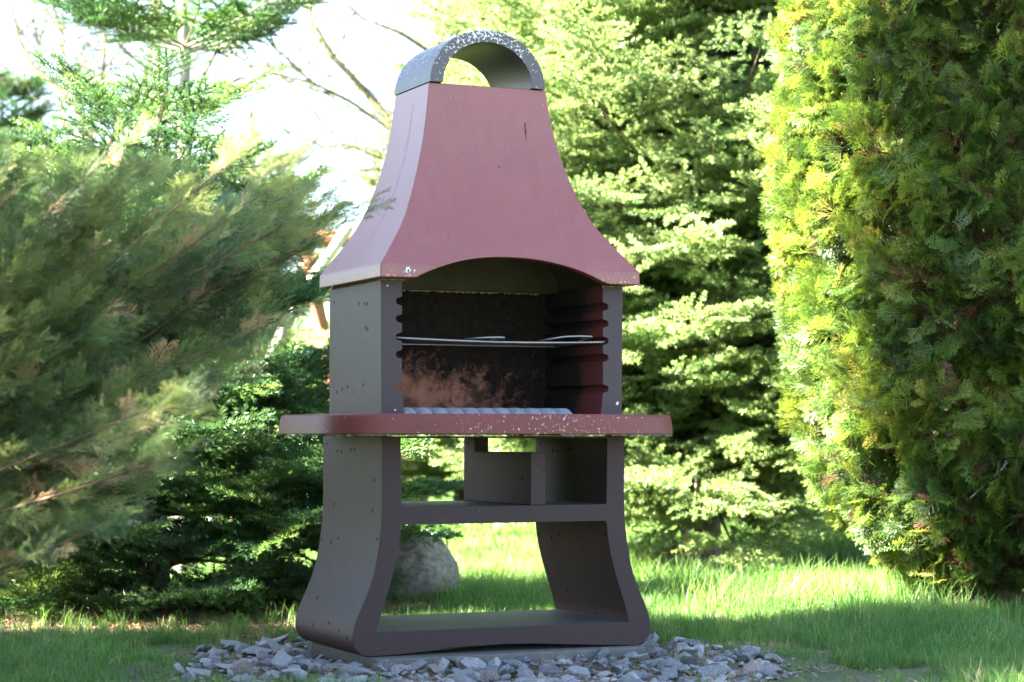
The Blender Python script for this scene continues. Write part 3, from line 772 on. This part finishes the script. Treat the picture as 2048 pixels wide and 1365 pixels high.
conifer('fir_tree', 'young dark green fir with low spreading tiers behind the juniper, left of the barbecue', 'fir tree', (-1.52, 9.15, -.03), 5, 2.25, 1.32, open_top=True, z0=.10, gap=.165, nper=8, rise=(-.04, .5), curve=.10, dense=.085, shape=.95)
conifer('fir_tree', 'slender fir with a bare pale trunk between its top tiers, above the juniper', 'fir tree', (-1.68, 10.9, -.03), 9, 3.9, .62, z0=2.70, gap=.70, nper=8, rise=(.22, .5), curve=.22, trunk_mat=MAT['pale_bark'], trunk_r=.075, shape=.6, dense=.09, nsec=.4, spray=.27, zj=.03, slope=.04)
conifer('spruce_tree', 'large pale green spruce with a brown trunk right of the barbecue', 'spruce tree', (1.06, 12.1, -.03), 12, 6.2, 1.95, z0=.60, gap=.17, nper=14, zj=.14, slope=.16, fluff=.26, nsec=.5, rise=(-.09, .35), curve=.12, protos=P_SPR, dense=.13, trunk_r=.105, spray=.25, shape=.62, tint=(.15, 1.0))

# ------------------------------------------------------------------ thuja at the right
def thuja(loc, seed, RX, H, label, n, prof, group=None):
    T = empty('thuja', loc); tag(T, label, 'thuja', group)
    g = np.random.default_rng(seed); P = []; D = []; U = []; S = []; tt = []; Pd = []; Dd = []; Sd = []
    zz = [p[0] for p in prof]; rr = [p[1] for p in prof]
    while len(P) < n:
        z = g.uniform(.08, H); a = g.uniform(0, 6.283)
        # more of them on the side that can be seen
        if math.sin(a) > .35 and g.random() < .5: continue
        r0 = np.interp(z, zz, rr)*RX
        if g.random() > r0/RX+.1: continue
        ca, sa = math.cos(a), math.sin(a)
        b = noise.noise(Vector((ca*1.6, sa*1.6, z*1.5+seed)))*.5 + noise.noise(Vector((ca*4.5, sa*4.5, z*4.2+seed)))*.42
        dep = abs(g.normal(0, .10))
        r = r0*(1+.14*b) - dep
        hole = noise.noise(Vector((ca*3.6+9, sa*3.6, z*3.2)))
        if hole > .34 and dep < .16: r -= .12
        p = np.array([ca*r, sa*r, z])
        out = np.array([ca, sa, 0]); tan = np.array([-sa, ca, 0])
        nv = [noise.noise(Vector(p)*5.5+Vector((k_*17., 3, 1))) for k_ in range(3)]
        d = out*(.65+.3*nv[0]+g.normal(0, .15)) + np.array([0, 0, .15+1.5*nv[1]+g.normal(0, .28)]) + tan*(1.9*nv[2]+g.normal(0, .32))
        u = tan*g.normal(0, .7) + out*g.normal(.75, .5) + np.array([0, 0, g.normal(.5, .45)])
        P.append(p); D.append(d); U.append(u); S.append(g.uniform(.65, 1.25))
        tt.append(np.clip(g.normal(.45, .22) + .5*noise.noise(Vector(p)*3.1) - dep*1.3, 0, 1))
        if g.random() < .26:
            k = r - g.uniform(-.01, .14)
            Pd.append(np.array([ca*k, sa*k, z])); Dd.append(d+g.normal(0, .4, 3)); Sd.append(g.uniform(.6, 1.2))
    P, D, U, S = map(np.array, (P, D, U, S))
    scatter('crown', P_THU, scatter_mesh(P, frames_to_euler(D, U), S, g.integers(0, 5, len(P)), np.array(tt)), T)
    Pd, Dd, Sd = map(np.array, (Pd, Dd, Sd))
    o = scatter('dead_sprays', P_DEAD, scatter_mesh(Pd, frames_to_euler(Dd, g.normal(0, 1, (len(Pd), 3))), Sd, g.integers(0, 3, len(Pd)), g.uniform(0, 1, len(Pd))), T)
    tb = MB()
    for k in range(5):
        a = k*1.3; x0, y0 = .05*math.cos(a), .05*math.sin(a)
        tb.tube([(x0-.0, y0, -.05), (x0*1.6, y0*1.6, .3), (x0*3.2, y0*3.2, H*.5), (x0*3.5, y0*3.5, H*.95)], [.055, .045, .03, .01], 8)
    q = random.Random(seed)
    tb.build('trunk', MAT['thuja_bark'], T, R(80))
    br = MB()
    for k in range(420):
        z = q.uniform(.12, H*.97); a = q.uniform(0, 6.283); r0 = np.interp(z, zz, rr)*RX*.9; ca, sa = math.cos(a), math.sin(a)
        br.tube([(ca*.08, sa*.08, max(.06, z-.35*r0)), (ca*r0*.5, sa*r0*.5, z-.12*r0), (ca*r0, sa*r0, z)], [.011, .007, .003], 4, False)
    o = br.build('inner_branches', MAT['thuja_bark'], T, R(80)); o['kind'] = 'stuff'
    return T, zz, rr
TPROF = [(.05, .28), (.12, .46), (.22, .59), (.35, .72), (.55, .84), (.8, .92), (1.1, .97), (1.5, 1.0), (2.1, 1.0), (2.8, .95), (3.4, .75), (3.9, .35), (4.1, .1)]
THL = (1.98, 8.85, .0)
TT, tzz, trr = thuja(THL, 31, .83, 4.0, 'broad dense thuja shrub filling the right edge, sunlit down its left side', 33000, TPROF)
# bare bleached twigs standing out of it
q = random.Random(6)
for (px, py, ang, ln) in ((1768, 690, 1.35, .10), (1985, 960, .8, .10)):
    wp = at(px, py, 8.1) - Vector(THL); m = MB()
    # push the twig onto the crown's face
    r0 = np.interp(wp.z, tzz, trr)*.83; xx = max(-r0*.97, min(r0*.97, wp.x)); yy = -math.sqrt(max(0, r0*r0-xx*xx))*1.04
    b0 = Vector((xx, yy*.985, wp.z)); d = Vector((math.cos(ang), -.25, math.sin(ang))).normalized()
    for (f0, da, l_) in ((0, 0, 1), (.35, .6, .5), (.55, -.7, .45), (.75, .5, .25)):
        s_ = b0 + d*ln*f0; a2 = ang+da; d2 = Vector((math.cos(a2), -.2+q.uniform(-.2, .2), math.sin(a2))).normalized()
        m.tube([s_ if f0 else s_-d*.1, s_+d2*ln*l_*.5+Vector((q.uniform(-.008, .008), 0, 0)), s_+d2*ln*l_], [.0032*(1 if not f0 else .65), .0026*(1 if not f0 else .6), .0009], 5)
    m.build('bare_twig', MAT['twig_grey'], TT, R(80))

# ------------------------------------------------------------------ juniper in the left foreground
def juniper():
    root = Vector((-2.45, 5.95, -.03)); T = empty('juniper_bush', root)
    tag(T, 'out-of-focus spreading juniper reaching in from the left with feathery grey-green branches', 'juniper')
    g = np.random.default_rng(44); P = []; D = []; U = []; S = []; tt = []; tb = MB()
    poly = [(-60, 330), (60, 325), (160, 330), (250, 345), (400, 335), (500, 330), (560, 345), (620, 380), (640, 440), (640, 500), (600, 560), (560, 640), (520, 700), (430, 760), (390, 800), (330, 860), (300, 880), (330, 940), (300, 1010), (210, 1070), (120, 1120), (-60, 1140)]
    def inside(x, y):
        c = False; j = len(poly)-1
        for i in range(len(poly)):
            xi, yi = poly[i]; xj, yj = poly[j]
            if (yi > y) != (yj > y) and x < (xj-xi)*(y-yi)/(yj-yi)+xi: c = not c
            j = i
        return c
    tg = []
    while len(tg) < 200:
        x, y = g.uniform(-60, 660), g.uniform(240, 1140)
        if inside(x, y): tg.append((x, y, None))
    tg += [(742, 397, 6.3), (680, 402, 6.0), (640, 350, 5.7), (590, 335, 5.5), (480, 300, 5.3), (260, 265, 5.1),  (690, 440, 6.0), (650, 470, 5.9), (360, 905, 4.9), (380, 830, 5.1), (340, 800, 5.), (560, 690, 5.4), (620, 610, 5.6), (250, 1030, 4.7), (660, 380, 5.8), (610, 420, 5.6)]
    for (x, y, dep) in tg:
        d_ = dep if dep else 5.15 + .85*max(0, x)/650 + abs(g.normal(0, .30)) + .15*(y > 900)
        tip = np.array(at(x, y, d_)) - np.array(root)
        st = np.array([g.uniform(-.1, .1), g.uniform(-.1, .1), g.uniform(.02, .35)])
        mid = st + (tip-st)*.5 + np.array([0, 0, g.uniform(-.05, .10) - .06])
        Ltot = np.linalg.norm(tip-st)
        def bz(t): return (1-t)**2*st + 2*t*(1-t)*mid + t*t*tip
        tb.tube([bz(t) for t in (0, .3, .6, .85, .97)], [.013, .010, .006, .003, .0012], 4, False)
        t0 = .45; nst = int(Ltot*(1-t0)/.045)
        for i in range(nst):
            t = t0 + (1-t0)*(i+.5)/nst; p = bz(t); dr = bz(min(1, t+.03))-bz(t-.03); dr /= np.linalg.norm(dr)
            for sg in (-1, 1):
                if g.random() < .34: continue
                sdv = np.cross(dr, [0, 0, 1.]); sdv /= np.linalg.norm(sdv); ph = g.uniform(-1.2, 1.2)
                lat = sdv*math.cos(ph)*sg + np.cross(sdv, dr)*math.sin(ph)
                dd = dr*g.uniform(.8, 1.15) + lat*.5 + np.array([0, 0, .08])
                P.append(p); D.append(dd); U.append(np.cross(dd, lat)+g.normal(0, .3, 3)); S.append(g.uniform(.6, 1.0)*(.72+.4*(1-t)))
                b = np.clip(g.normal(.42, .28)+.6*noise.noise(Vector(p)*3.4), 0, .8)
                if g.random() < .045 + .05*(p[2] < .9): b = g.uniform(.92, 1)
                tt.append(b)
        P.append(bz(.96)); D.append(tip-mid); U.append(np.array([0, 0, 1.])); S.append(.8); tt.append(.5)
    P, D, U, S = map(np.array, (P, D, U, S))
    scatter('crown', P_JUN, scatter_mesh(P, frames_to_euler(D, U), S, g.integers(0, 5, len(P)), np.array(tt)), T)
    o = tb.build('branches', MAT['thuja_bark'], T, R(80)); o['kind'] = 'stuff'
    print('juniper', len(P))
    # a few bleached dead tips that catch the sun
juniper()

# ------------------------------------------------------------------ trees out of the frame to the left that shade the barbecue
conifer('fir_tree', 'tall fir beyond the left edge whose shade falls on the barbecue', 'fir tree', (-3.75, 5.9, -.03), 61, 6.05, 1.65, z0=.5, gap=.34, nper=9, spray=.42, dense=.2, shape=.7, rise=(-.1, .4))
conifer('fir_tree', 'narrow fir beyond the left edge, farther back than its neighbours, shading the thuja', 'fir tree', (-4.3, 6.4, -.03), 63, 8.0, .75, z0=.5, gap=.34, nper=9, spray=.42, dense=.2, shape=.6, rise=(-.1, .4))
conifer('fir_tree', 'broad fir beyond the left edge, nearer than the tall one, shading the front grass', 'fir tree', (-3.7, 3.5, -.03), 62, 4.6, 1.3, z0=.5, gap=.36, nper=9, spray=.42, dense=.2, shape=.6, rise=(-.1, .4))

# ------------------------------------------------------------------ trees and shrubs behind
conifer('fir_tree', 'pale hazy young fir behind the hood, seen against the sky left of the barbecue', 'fir tree', (-2.1, 17.2, -.03), 71, 3.15, 1.15, z0=.4, gap=.3, nper=7, spray=.34, dense=.18, protos=P_SPR, tint=(.4, 1.), rise=(.1, .5))
conifer('fir_tree', 'dark bluish fir rising at the far left edge behind the juniper', 'fir tree', (-4.35, 18.2, -.03), 72, 3.75, 1.05, z0=.4, gap=.25, nper=8, spray=.34, dense=.16, tint=(0, .35), rise=(.1, .5))
conifer('spruce_tree', 'bright sunlit spruce seen through the upper opening of the stand', 'spruce tree', (-.45, 19.5, -.03), 73, 4.3, 1.7, z0=.35, gap=.3, nper=8, spray=.36, dense=.18, protos=P_SPR, tint=(.3, 1.), rise=(.0, .4))
conifer('spruce_tree', 'dark spruce filling the gap between the pale spruce and the thuja', 'spruce tree', (2.9, 15.2, -.03), 74, 6.5, 1.9, z0=.3, gap=.28, nper=8, spray=.34, dense=.18, protos=P_SPR, tint=(.1, .7), rise=(-.1, .4), shape=.6)
conifer('spruce_tree', 'tall light spruce behind the arched chimney cap', 'spruce tree', (.95, 18.0, -.03), 75, 7.0, 2.0, z0=.4, gap=.34, nper=8, spray=.38, dense=.2, protos=P_SPR, tint=(.35, 1.), rise=(-.1, .4), shape=.7)

def leafy_crown(name, label, cat, loc, seed, cz, rx, rz, n, group=None, sc=1.0):
    T = empty(name, loc); tag(T, label, cat, group); g = np.random.default_rng(seed); P = []; D = []; S = []
    while len(P) < n:
        v = g.normal(0, 1, 3); v /= np.linalg.norm(v); r = g.uniform(.45, 1)**.5; k = 1+.35*noise.noise(Vector(v)*1.8+Vector((seed, 0, 0)))
        p = np.array([v[0]*rx*r*k, v[1]*rx*r*k, cz+v[2]*rz*r*k])
        if p[2] < .1 or noise.noise(Vector(p)*.9) > .28: continue
        P.append(p); D.append(v+g.normal(0, .5, 3)); S.append(g.uniform(.6, 1.2)*sc)
    P, D, S = map(np.array, (P, D, S))
    scatter('crown', P_FAR, scatter_mesh(P, frames_to_euler(D, g.normal(0, 1, (len(P), 3))), S, g.integers(0, 3, len(P)), tint_for(P, g, 0, 1, .6, 1.)), T)
    tb = MB(); tb.tube([(0, 0, -.1), (.1, 0, cz*.6), (.05, .1, cz+rz*.4)], [.09*rx*.6, .07*rx*.6, .02], 8)
    for k in range(7):
        a = k*.9; tb.tube([(.05, 0, cz*.5), (math.cos(a)*rx*.35, math.sin(a)*rx*.35, cz), (math.cos(a)*rx*.8, math.sin(a)*rx*.8, cz+rz*.4)], [.05, .035, .01], 5, False)
    tb.build('trunk', MAT['fir_bark'], T, R(80))
q = random.Random(15)
for k, (x, y, h) in enumerate(((-12.5, 40, 2.6), (-8.2, 43, 2.1), (-4.6, 39, 2.4), (-.8, 41, 2.0), (3.6, 38, 3.4), (8.4, 42, 4.2), (13.5, 40, 4.8), (-17, 44, 4.))):
    leafy_crown('garden_tree', ['low rounded light green tree, leftmost beyond the lawn', 'rounded bush far behind the pale-trunked fir', 'light bush far behind the swing frame', 'far green bush seen through the openings of the stand',
        'far tree behind the large spruce', 'far tree behind the thuja', 'farthest right tree beyond the thuja', 'far tree off to the left beyond the lawn'][k], 'tree', (x, y, -.05), 80+k, h*.52, 2.6, h*.5, 700, None, 1.1)

# bare deciduous trees against the sky
def bare_tree(label, loc, limbs, seed, mat, twig_n=4, group=None, tw=.36):
    T = empty('bare_tree', loc); tag(T, label, 'tree', group); L0 = Vector(loc); q = random.Random(seed); tr = MB(); tws = MB()
    def twig(p, d, ln, r, lev):
        n = 4; pts = [p]; dd = d.normalized()
        for i in range(n):
            dd = (dd + Vector((q.gauss(0, .16), q.gauss(0, .16), q.gauss(.03, .14)))).normalized(); pts.append(pts[-1]+dd*ln/n)
        tws.tube(pts, [r*(1-.75*i/n) for i in range(n+1)], 4 if lev < 2 else 3, False)
        if lev < 3:
            for k in range(twig_n + (lev == 0)*2):
                i = q.randrange(1, n+1); a = Vector((q.gauss(0, 1), q.gauss(0, 1), q.gauss(.1, .8))).normalized()
                twig(pts[i], (dd*.7 + a*.8), ln*q.uniform(.35, .65), r*.55, lev+1)
    for j, (pts, r0, r1) in enumerate(limbs):
        pts = [Vector(p)-L0 for p in pts]; n = len(pts)
        (tr).tube(pts, [r0+(r1-r0)*i/(n-1) for i in range(n)], 7)
        for i in range(1, n):
            a, b = pts[i-1], pts[i]; m = max(1, int((b-a).length/.15))
            if j == 0 and i == 1: continue
            for k in range(m):
                p = a.lerp(b, q.random()); d = (b-a).normalized()*.6 + Vector((q.gauss(0, .8), q.gauss(0, .8), q.gauss(.1, .7)))
                twig(p, d, q.uniform(.6, 1.6)*tw*2.2, max(.010, (r0+(r1-r0)*i/(n-1))*.4), 1 if r0 < .015 else 0)
    tr.build('trunk', mat, T, R(80)); o = tws.build('crown', mat, T); o['kind'] = 'stuff'
D1 = 15.5
bare_tree('bare lichen-covered tree whose long limb slants across the sky left of the hood', (-.05, D1+.3, -.05),
    [([(-.05, D1+.3, -.05), at(960, 560, D1+.3), at(900, 380, D1+.2), at(800, 270, D1)], .08, .038),
     ([at(800, 270, D1), at(730, 180, D1), at(665, 110, D1), at(620, 40, D1), at(612, -60, D1)], .032, .010),
     ([at(800, 270, D1), at(700, 200, D1), at(620, 160, D1-.2), at(545, 90, D1-.4), at(520, 60, D1-.5)], .017, .005),
     ([at(900, 380, D1), at(780, 320, D1), at(690, 285, D1), at(600, 300, D1-.3)], .018, .005),
     ([at(900, 380, D1), at(900, 200, D1+.2), at(880, 60, D1+.3), at(905, -80, D1+.4)], .028, .012),
     ([at(890, 120, D1+.2), at(800, 60, D1), at(720, 30, D1), at(660, -30, D1)], .02, .007)], 5, MAT['lichen_bark'])
D2 = 17.5
bare_tree('bare pale-barked tree behind the fir at the upper left', (-3.3, D2, -.05),
    [([(-3.3, D2, -.05), at(200, 520, D2), at(175, 330, D2), at(165, 240, D2)], .09, .06),
     ([at(165, 240, D2), at(120, 180, D2), at(60, 130, D2), at(30, 70, D2), at(10, -20, D2)], .032, .012),
     ([at(170, 260, D2), at(200, 160, D2), at(205, 60, D2), at(225, -60, D2)], .024, .008),
     ([at(175, 330, D2), at(260, 230, D2), at(300, 100, D2), at(320, -60, D2)], .034, .014),
     ([at(165, 250, D2), at(150, 170, D2), at(110, 120, D2), at(130, 60, D2), at(170, 20, D2)], .018, .006)], 8, MAT['lichen_bark'])
D3 = 16.5
bare_tree('slim bare tree directly behind the pale fir trunk', (-2.55, D3, -.05),
    [([(-2.55, D3, -.05), at(340, 520, D3), at(325, 300, D3), at(310, 110, D3), at(300, -40, D3)], .06, .025),
     ([at(325, 300, D3), at(400, 150, D3), at(450, 60, D3), at(470, -40, D3)], .022, .008),
     ([at(325, 260, D3), at(430, 170, D3), at(490, 150, D3), at(560, 100, D3)], .018, .006)], 12, MAT['lichen_bark'])

# ------------------------------------------------------------------ timber swing frame and small things behind
def swing():
    D = 14.0; base = Vector((-1.45, D, -.03)); T = empty('swing_frame', base); tag(T, 'timber swing frame with a red-brown post and pale slanting pole behind the barbecue', 'swing frame')
    red = plain('red_brown_stain', (.27, .10, .045), .7, nscale=12); pale = plain('peeled_pale_pole', (.50, .47, .44), .75, nscale=12)
    def b(p): return Vector(p)-base
    m = MB(); m.tube([b(at(560, 474, D+.1)), b(at(730, 480, D+.2))], .055, 12); m.build('beam', red, T, R(60))
    m = MB(); m.tube([b(at(612, 500, D)), b(at(640, 640, D)), b(at(672, 800, D)), b(at(712, 1085, D))], [.045, .045, .045, .045], 12); m.build('post', red, T, R(60))
    g_ = at(408, 1085, D-.5); m = MB(); m.tube([b(at(698, 452, D+.05)), b(at(600, 590, D-.1)), b(at(500, 800, D-.3)), Vector((g_.x, g_.y, -.03))-base], [.036, .037, .038, .04], 12); m.build('pole', pale, T, R(60))
    m = MB(); m.tube([b(at(560, 476, D+.1)), b(at(520, 700, D+.9)), b(at(470, 1060, D+1.8))], .04, 12); m.build('post', red, T, R(60))
    st = plain('galvanised_chain', (.4, .42, .45), .4, 1.)
    m = MB(); m.tube([b(at(655, 484, D+.14)), b(at(655, 700, D+.14))], .008, 6); m.tube([b(at(590, 482, D+.12)), b(at(592, 700, D+.12))], .008, 6); m.build('chain', st, T)
    m = MB(); c0 = b(at(592, 702, D+.12)); c1 = b(at(655, 702, D+.14))
    m.box((c0.x-.03, c0.y-.12, c0.z-.03), (c1.x+.03, c0.y+.12, c0.z)); m.build('seat', plain('blue_seat', (.03, .20, .33), .5), T)
swing()
def stool():
    D = 16.5; base = Vector(((590-1024)*D/FPX, D, -.03)); T = empty('plastic_table', base); tag(T, 'small turquoise plastic garden table on splayed legs behind the fir', 'table')
    tq = plain('turquoise_plastic', (.02, .30, .26), .45); m = MB(); top = .50
    m.box((-.28, -.2, top), (.16, .2, top+.03)); o = m.build('tabletop', plain('pale_blue_plastic', (.20, .50, .58), .4), T); bevel(o, .012)
    for (x, y) in ((-.2, -.15), (.09, -.15), (-.2, .15), (.12, .15)):
        m = MB(); m.tube([(x, y, top), (x*1.25+.05, y*1.3, .0)], [.017, .014], 8); m.build('leg', tq, T, R(60))
stool()
def planks():
    D = 20.; x0 = (590-1024)*D/FPX; T = empty('plank_fence', (x0, D, -.03)); tag(T, 'low tan plank fence far behind the firebox, left of it', 'fence')
    mt = plain('tan_planks', (.33, .24, .12), .8, nscale=14)
    for k in range(4):
        m = MB(); m.box((-.2, 0, .24+.19*k), (2.6, .025, .24+.19*k+.175)); m.build('plank', mt, T)
    for x in (-.1, 1.2, 2.5):
        m = MB(); m.box((x-.04, .03, 0), (x+.04, .11, 1.0)); m.build('post', mt, T)
planks()

# boulder behind the stand
def boulder():
    c = Vector((-.43, 9.75, -.05)); bm = bmesh.new(); bmesh.ops.create_icosphere(bm, subdivisions=5, radius=1)
    for v in bm.verts:
        p = v.co.copy(); k = 1+.16*noise.noise(p*1.3+Vector((3, 1, 0)))+.06*noise.noise(p*4)+.016*noise.noise(p*15)
        v.co = Vector((p.x*.20*k*(1-.14*max(0, p.z)), p.y*.2*k, .10+p.z*.215*k))
    me = bpy.data.meshes.new('boulder'); bm.to_mesh(me); bm.free()
    m = NM('grey_boulder'); f = m.noise(36, 6, .75); m.base(m.mix(m.ramp(f, [(.35, 0.), (.65, 1.)]), (.09, .078, .065), (.29, .25, .21))); m.rough(.9); m.bump(f, .7, .012)
    o = link('boulder', me, m.m, None, 3.2); o.location = c; tag(o, 'rough grey-brown boulder in the grass, seen through the lower opening of the stand', 'boulder')
boulder()

# ------------------------------------------------------------------ grass, litter, weeds
SPR_C, FIR_C = (1.06, 12.1), (-1.6, 9.1)
def litter_zone(x, y):
    a = math.hypot((x-FIR_C[0])/1.5, (y-FIR_C[1]+.1)/1.3); b = math.hypot((x-SPR_C[0])/1.7, (y-SPR_C[1]+.2)/1.1); c = math.hypot((x-1.95)/.7, (y-9.2)/.55)
    return min(a, b, c)
def grass():
    g = np.random.default_rng(90); P = []; S = []; V = []; T_ = []
    def put(x, y, s, v, t): P.append((x, y, gz(x, y))); S.append(s); V.append(v); T_.append(t)
    n = 0
    for k in range(30000):
        y = 5.3 + (13.6-5.3)*g.random()**.95; hw = .27*y+.35; x = g.uniform(-hw, hw)
        if on_pad(x, y, .04) or (in_stones(x, y, -.02) and g.random() > (.035 if in_stones(x, y, -.2) else .14)):
            continue
        edge = in_stones(x, y, .22); lz = litter_zone(x, y)
        pn = noise.noise(Vector((x*1.7, y*1.7, 2)))
        if lz < 1 and g.random() < (.93 if lz < .8 else .7): continue
        near_path = (.3 < x < 1.3 and y < 6.7+.25*pn)                      # worn soil at the lower right
        if near_path and g.random() < .62+.3*(pn > .0): continue
        if edge and g.random() < .55: continue
        if pn < -.15 and g.random() < .45: continue
        v = 0; s = g.uniform(.75, 1.2)
        r = g.random()
        if edge or near_path: v = 3 if r < .6 else 0; s *= .8
        elif x < -.55 and y < 7.8: v = 1 if r < .3 else (4 if r < .6 else 0); s *= .85
        elif x > .9 and 7.0 < y < 9.6: v = 1 if r < .4 else (2 if r < .47 else 0); s *= .9
        elif y > 8.8: v = 0 if r < .6 else 1
        else: v = 0 if r < .55 else (3 if r < .85 else 4)
        t = np.clip(g.normal(.42, .16)+.35*pn, 0, .9)
        s *= .88
        if near_path or edge: t = np.clip(t+.1, 0, 1)
        if g.random() < .05: t = g.uniform(.9, 1)
        put(x, y, s, v, t)
    for k in range(230):                                        # a few tall tufts
        x, y = (g.uniform(.75, 1.75), g.uniform(8.4, 10.2)) if k % 2 else (g.uniform(-.3, .9), g.uniform(8.9, 11.3))
        put(x, y, g.uniform(.85, 1.25), 2, g.uniform(.4, .8))
    for k in range(90):
        x, y = g.uniform(-2.1, -.3), g.uniform(7.6, 8.4); put(x, y, g.uniform(.3, .7), 2, g.uniform(.3, .8))
    for k in range(26):
        put(g.uniform(-.62, -.2), g.uniform(9.38, 9.6), g.uniform(.5, 1.0), 1, g.uniform(.3, .8))
    for k in range(50):
        x, y = g.uniform(-.9, -.35), g.uniform(5.75, 6.1); put(x, y, g.uniform(.6, 1.0), 1, g.uniform(.3, .8))
    P = np.array(P); n = len(P); E_ = np.stack([g.normal(0, .08, n), g.normal(0, .08, n), g.uniform(0, 6.283, n)], 1)
    o = scatter('grass', P_GRASS, scatter_mesh(P, E_, S, V, T_)); tag(o, 'green lawn grass around the barbecue and under the shrubs', 'grass')
    P = []; n = 9000
    for k in range(n):
        y = 13.2 + 34*g.random()**1.5; hw = .27*y+1; P.append((g.uniform(-hw, hw), y, 0))
    P = np.array(P); P[:, 2] = [gz(a, b) for a, b in P[:, :2]]
    E_ = np.stack([np.zeros(n), np.zeros(n), g.uniform(0, 6.283, n)], 1)
    o = scatter('far_grass', P_FARGRASS, scatter_mesh(P, E_, g.uniform(.7, 1.2, n), g.integers(0, 3, n), np.clip(g.normal(.6, .2, n), 0, 1))); tag(o, 'bright sunlit lawn stretching away behind the barbecue', 'grass')
    P = []; T2 = []
    for k in range(14000):
        y = g.uniform(5.8, 13.5); x = g.uniform(-3.6, 3.2); lz = litter_zone(x, y)
        if lz > 1.12 and g.random() < (.55 if in_stones(x, y) else .93): continue
        if on_pad(x, y, 0): continue
        P.append((x, y, gz(x, y)+.002)); T2.append(g.random())
    P = np.array(P); n = len(P); E_ = np.stack([np.zeros(n), np.zeros(n), g.uniform(0, 6.283, n)], 1)
    o = scatter('needle_litter', P_LIT, scatter_mesh(P, E_, g.uniform(.8, 1.4, n), g.integers(0, 3, n), T2)); tag(o, 'brown fallen needles under the fir, spruce and thuja', 'needle litter')
    print('grass', len(S))
grass()

def broad_leaf(n=7, ln=.16, wd=.045, rise=.6):
    V = []; F = []
    for i in range(n+1):
        t = i/n; w_ = wd*.5*math.sin(math.pi*min(1, t*.92+.06))**.8; x = ln*t; z = ln*(rise*t - .55*t*t)
        V += [(x, -w_, z+.15*w_), (x, 0, z-.1*w_), (x, w_, z+.15*w_)]
    for i in range(n): a = 3*i; F += [(a, a+1, a+4, a+3), (a+1, a+2, a+5, a+4)]
    return mesh('leaf', V, F)
def weeds():
    q = random.Random(33); lm = plain('dock_leaf', (.055, .115, .035), .45, nscale=25)
    def weed(name, loc, n, ln, wd, label, mat=lm):
        T = empty(name, loc); tag(T, label, 'weed'); me = broad_leaf(7, ln, wd); me.materials.append(mat)
        for k in range(n):
            o = bpy.data.objects.new('leaf', me); col.objects.link(o); o.parent = T; o.rotation_euler = (q.gauss(0, .2), q.gauss(-.25, .25), 6.283*k/n+q.gauss(0, .3)); s = q.uniform(.7, 1.1); o.scale = (s, s, s)
        return T
    p = at(1878, 1165, 8.75); weed('dock_plant', (p.x, p.y, gz(p.x, p.y)), 7, .21, .062, 'broad-leaved dock plant in the grass at the foot of the thuja')
    p = at(1120, 1200, 9.2); weed('dandelion_plant', (p.x, p.y, gz(p.x, p.y)), 6, .09, .028, 'small toothed dandelion rosette behind the right leg of the stand')
    # a yellow dandelion flower in the shade of the spruce
    p = at(1325, 1105, 11.2); T = weed('dandelion', (p.x, p.y, gz(p.x, p.y)), 6, .11, .03, 'yellow flowering dandelion in the shade left of the spruce trunk')
    m = MB(); m.tube([(0, 0, 0), (.01, 0, .07), (.005, 0, .115)], .003, 6); m.build('stem', lm, T)
    m = MB(); yl = plain('yellow_petals', (.75, .50, .01), .6)
    for k in range(40):
        a = k*2.4; r_ = .004+.00045*k; e = .9-.02*k; d = Vector((math.cos(a), math.sin(a), 0)); s_ = Vector((-d.y, d.x, 0))*.0022
        c = Vector((.005, 0, .115)); m.add([c-s_, c+s_, c+d*(r_+.007)+Vector((0, 0, .010*e+.004))+s_, c+d*(r_+.007)+Vector((0, 0, .010*e+.004))-s_], [(0, 1, 2, 3)])
    m.build('flower', yl, T)
weeds()
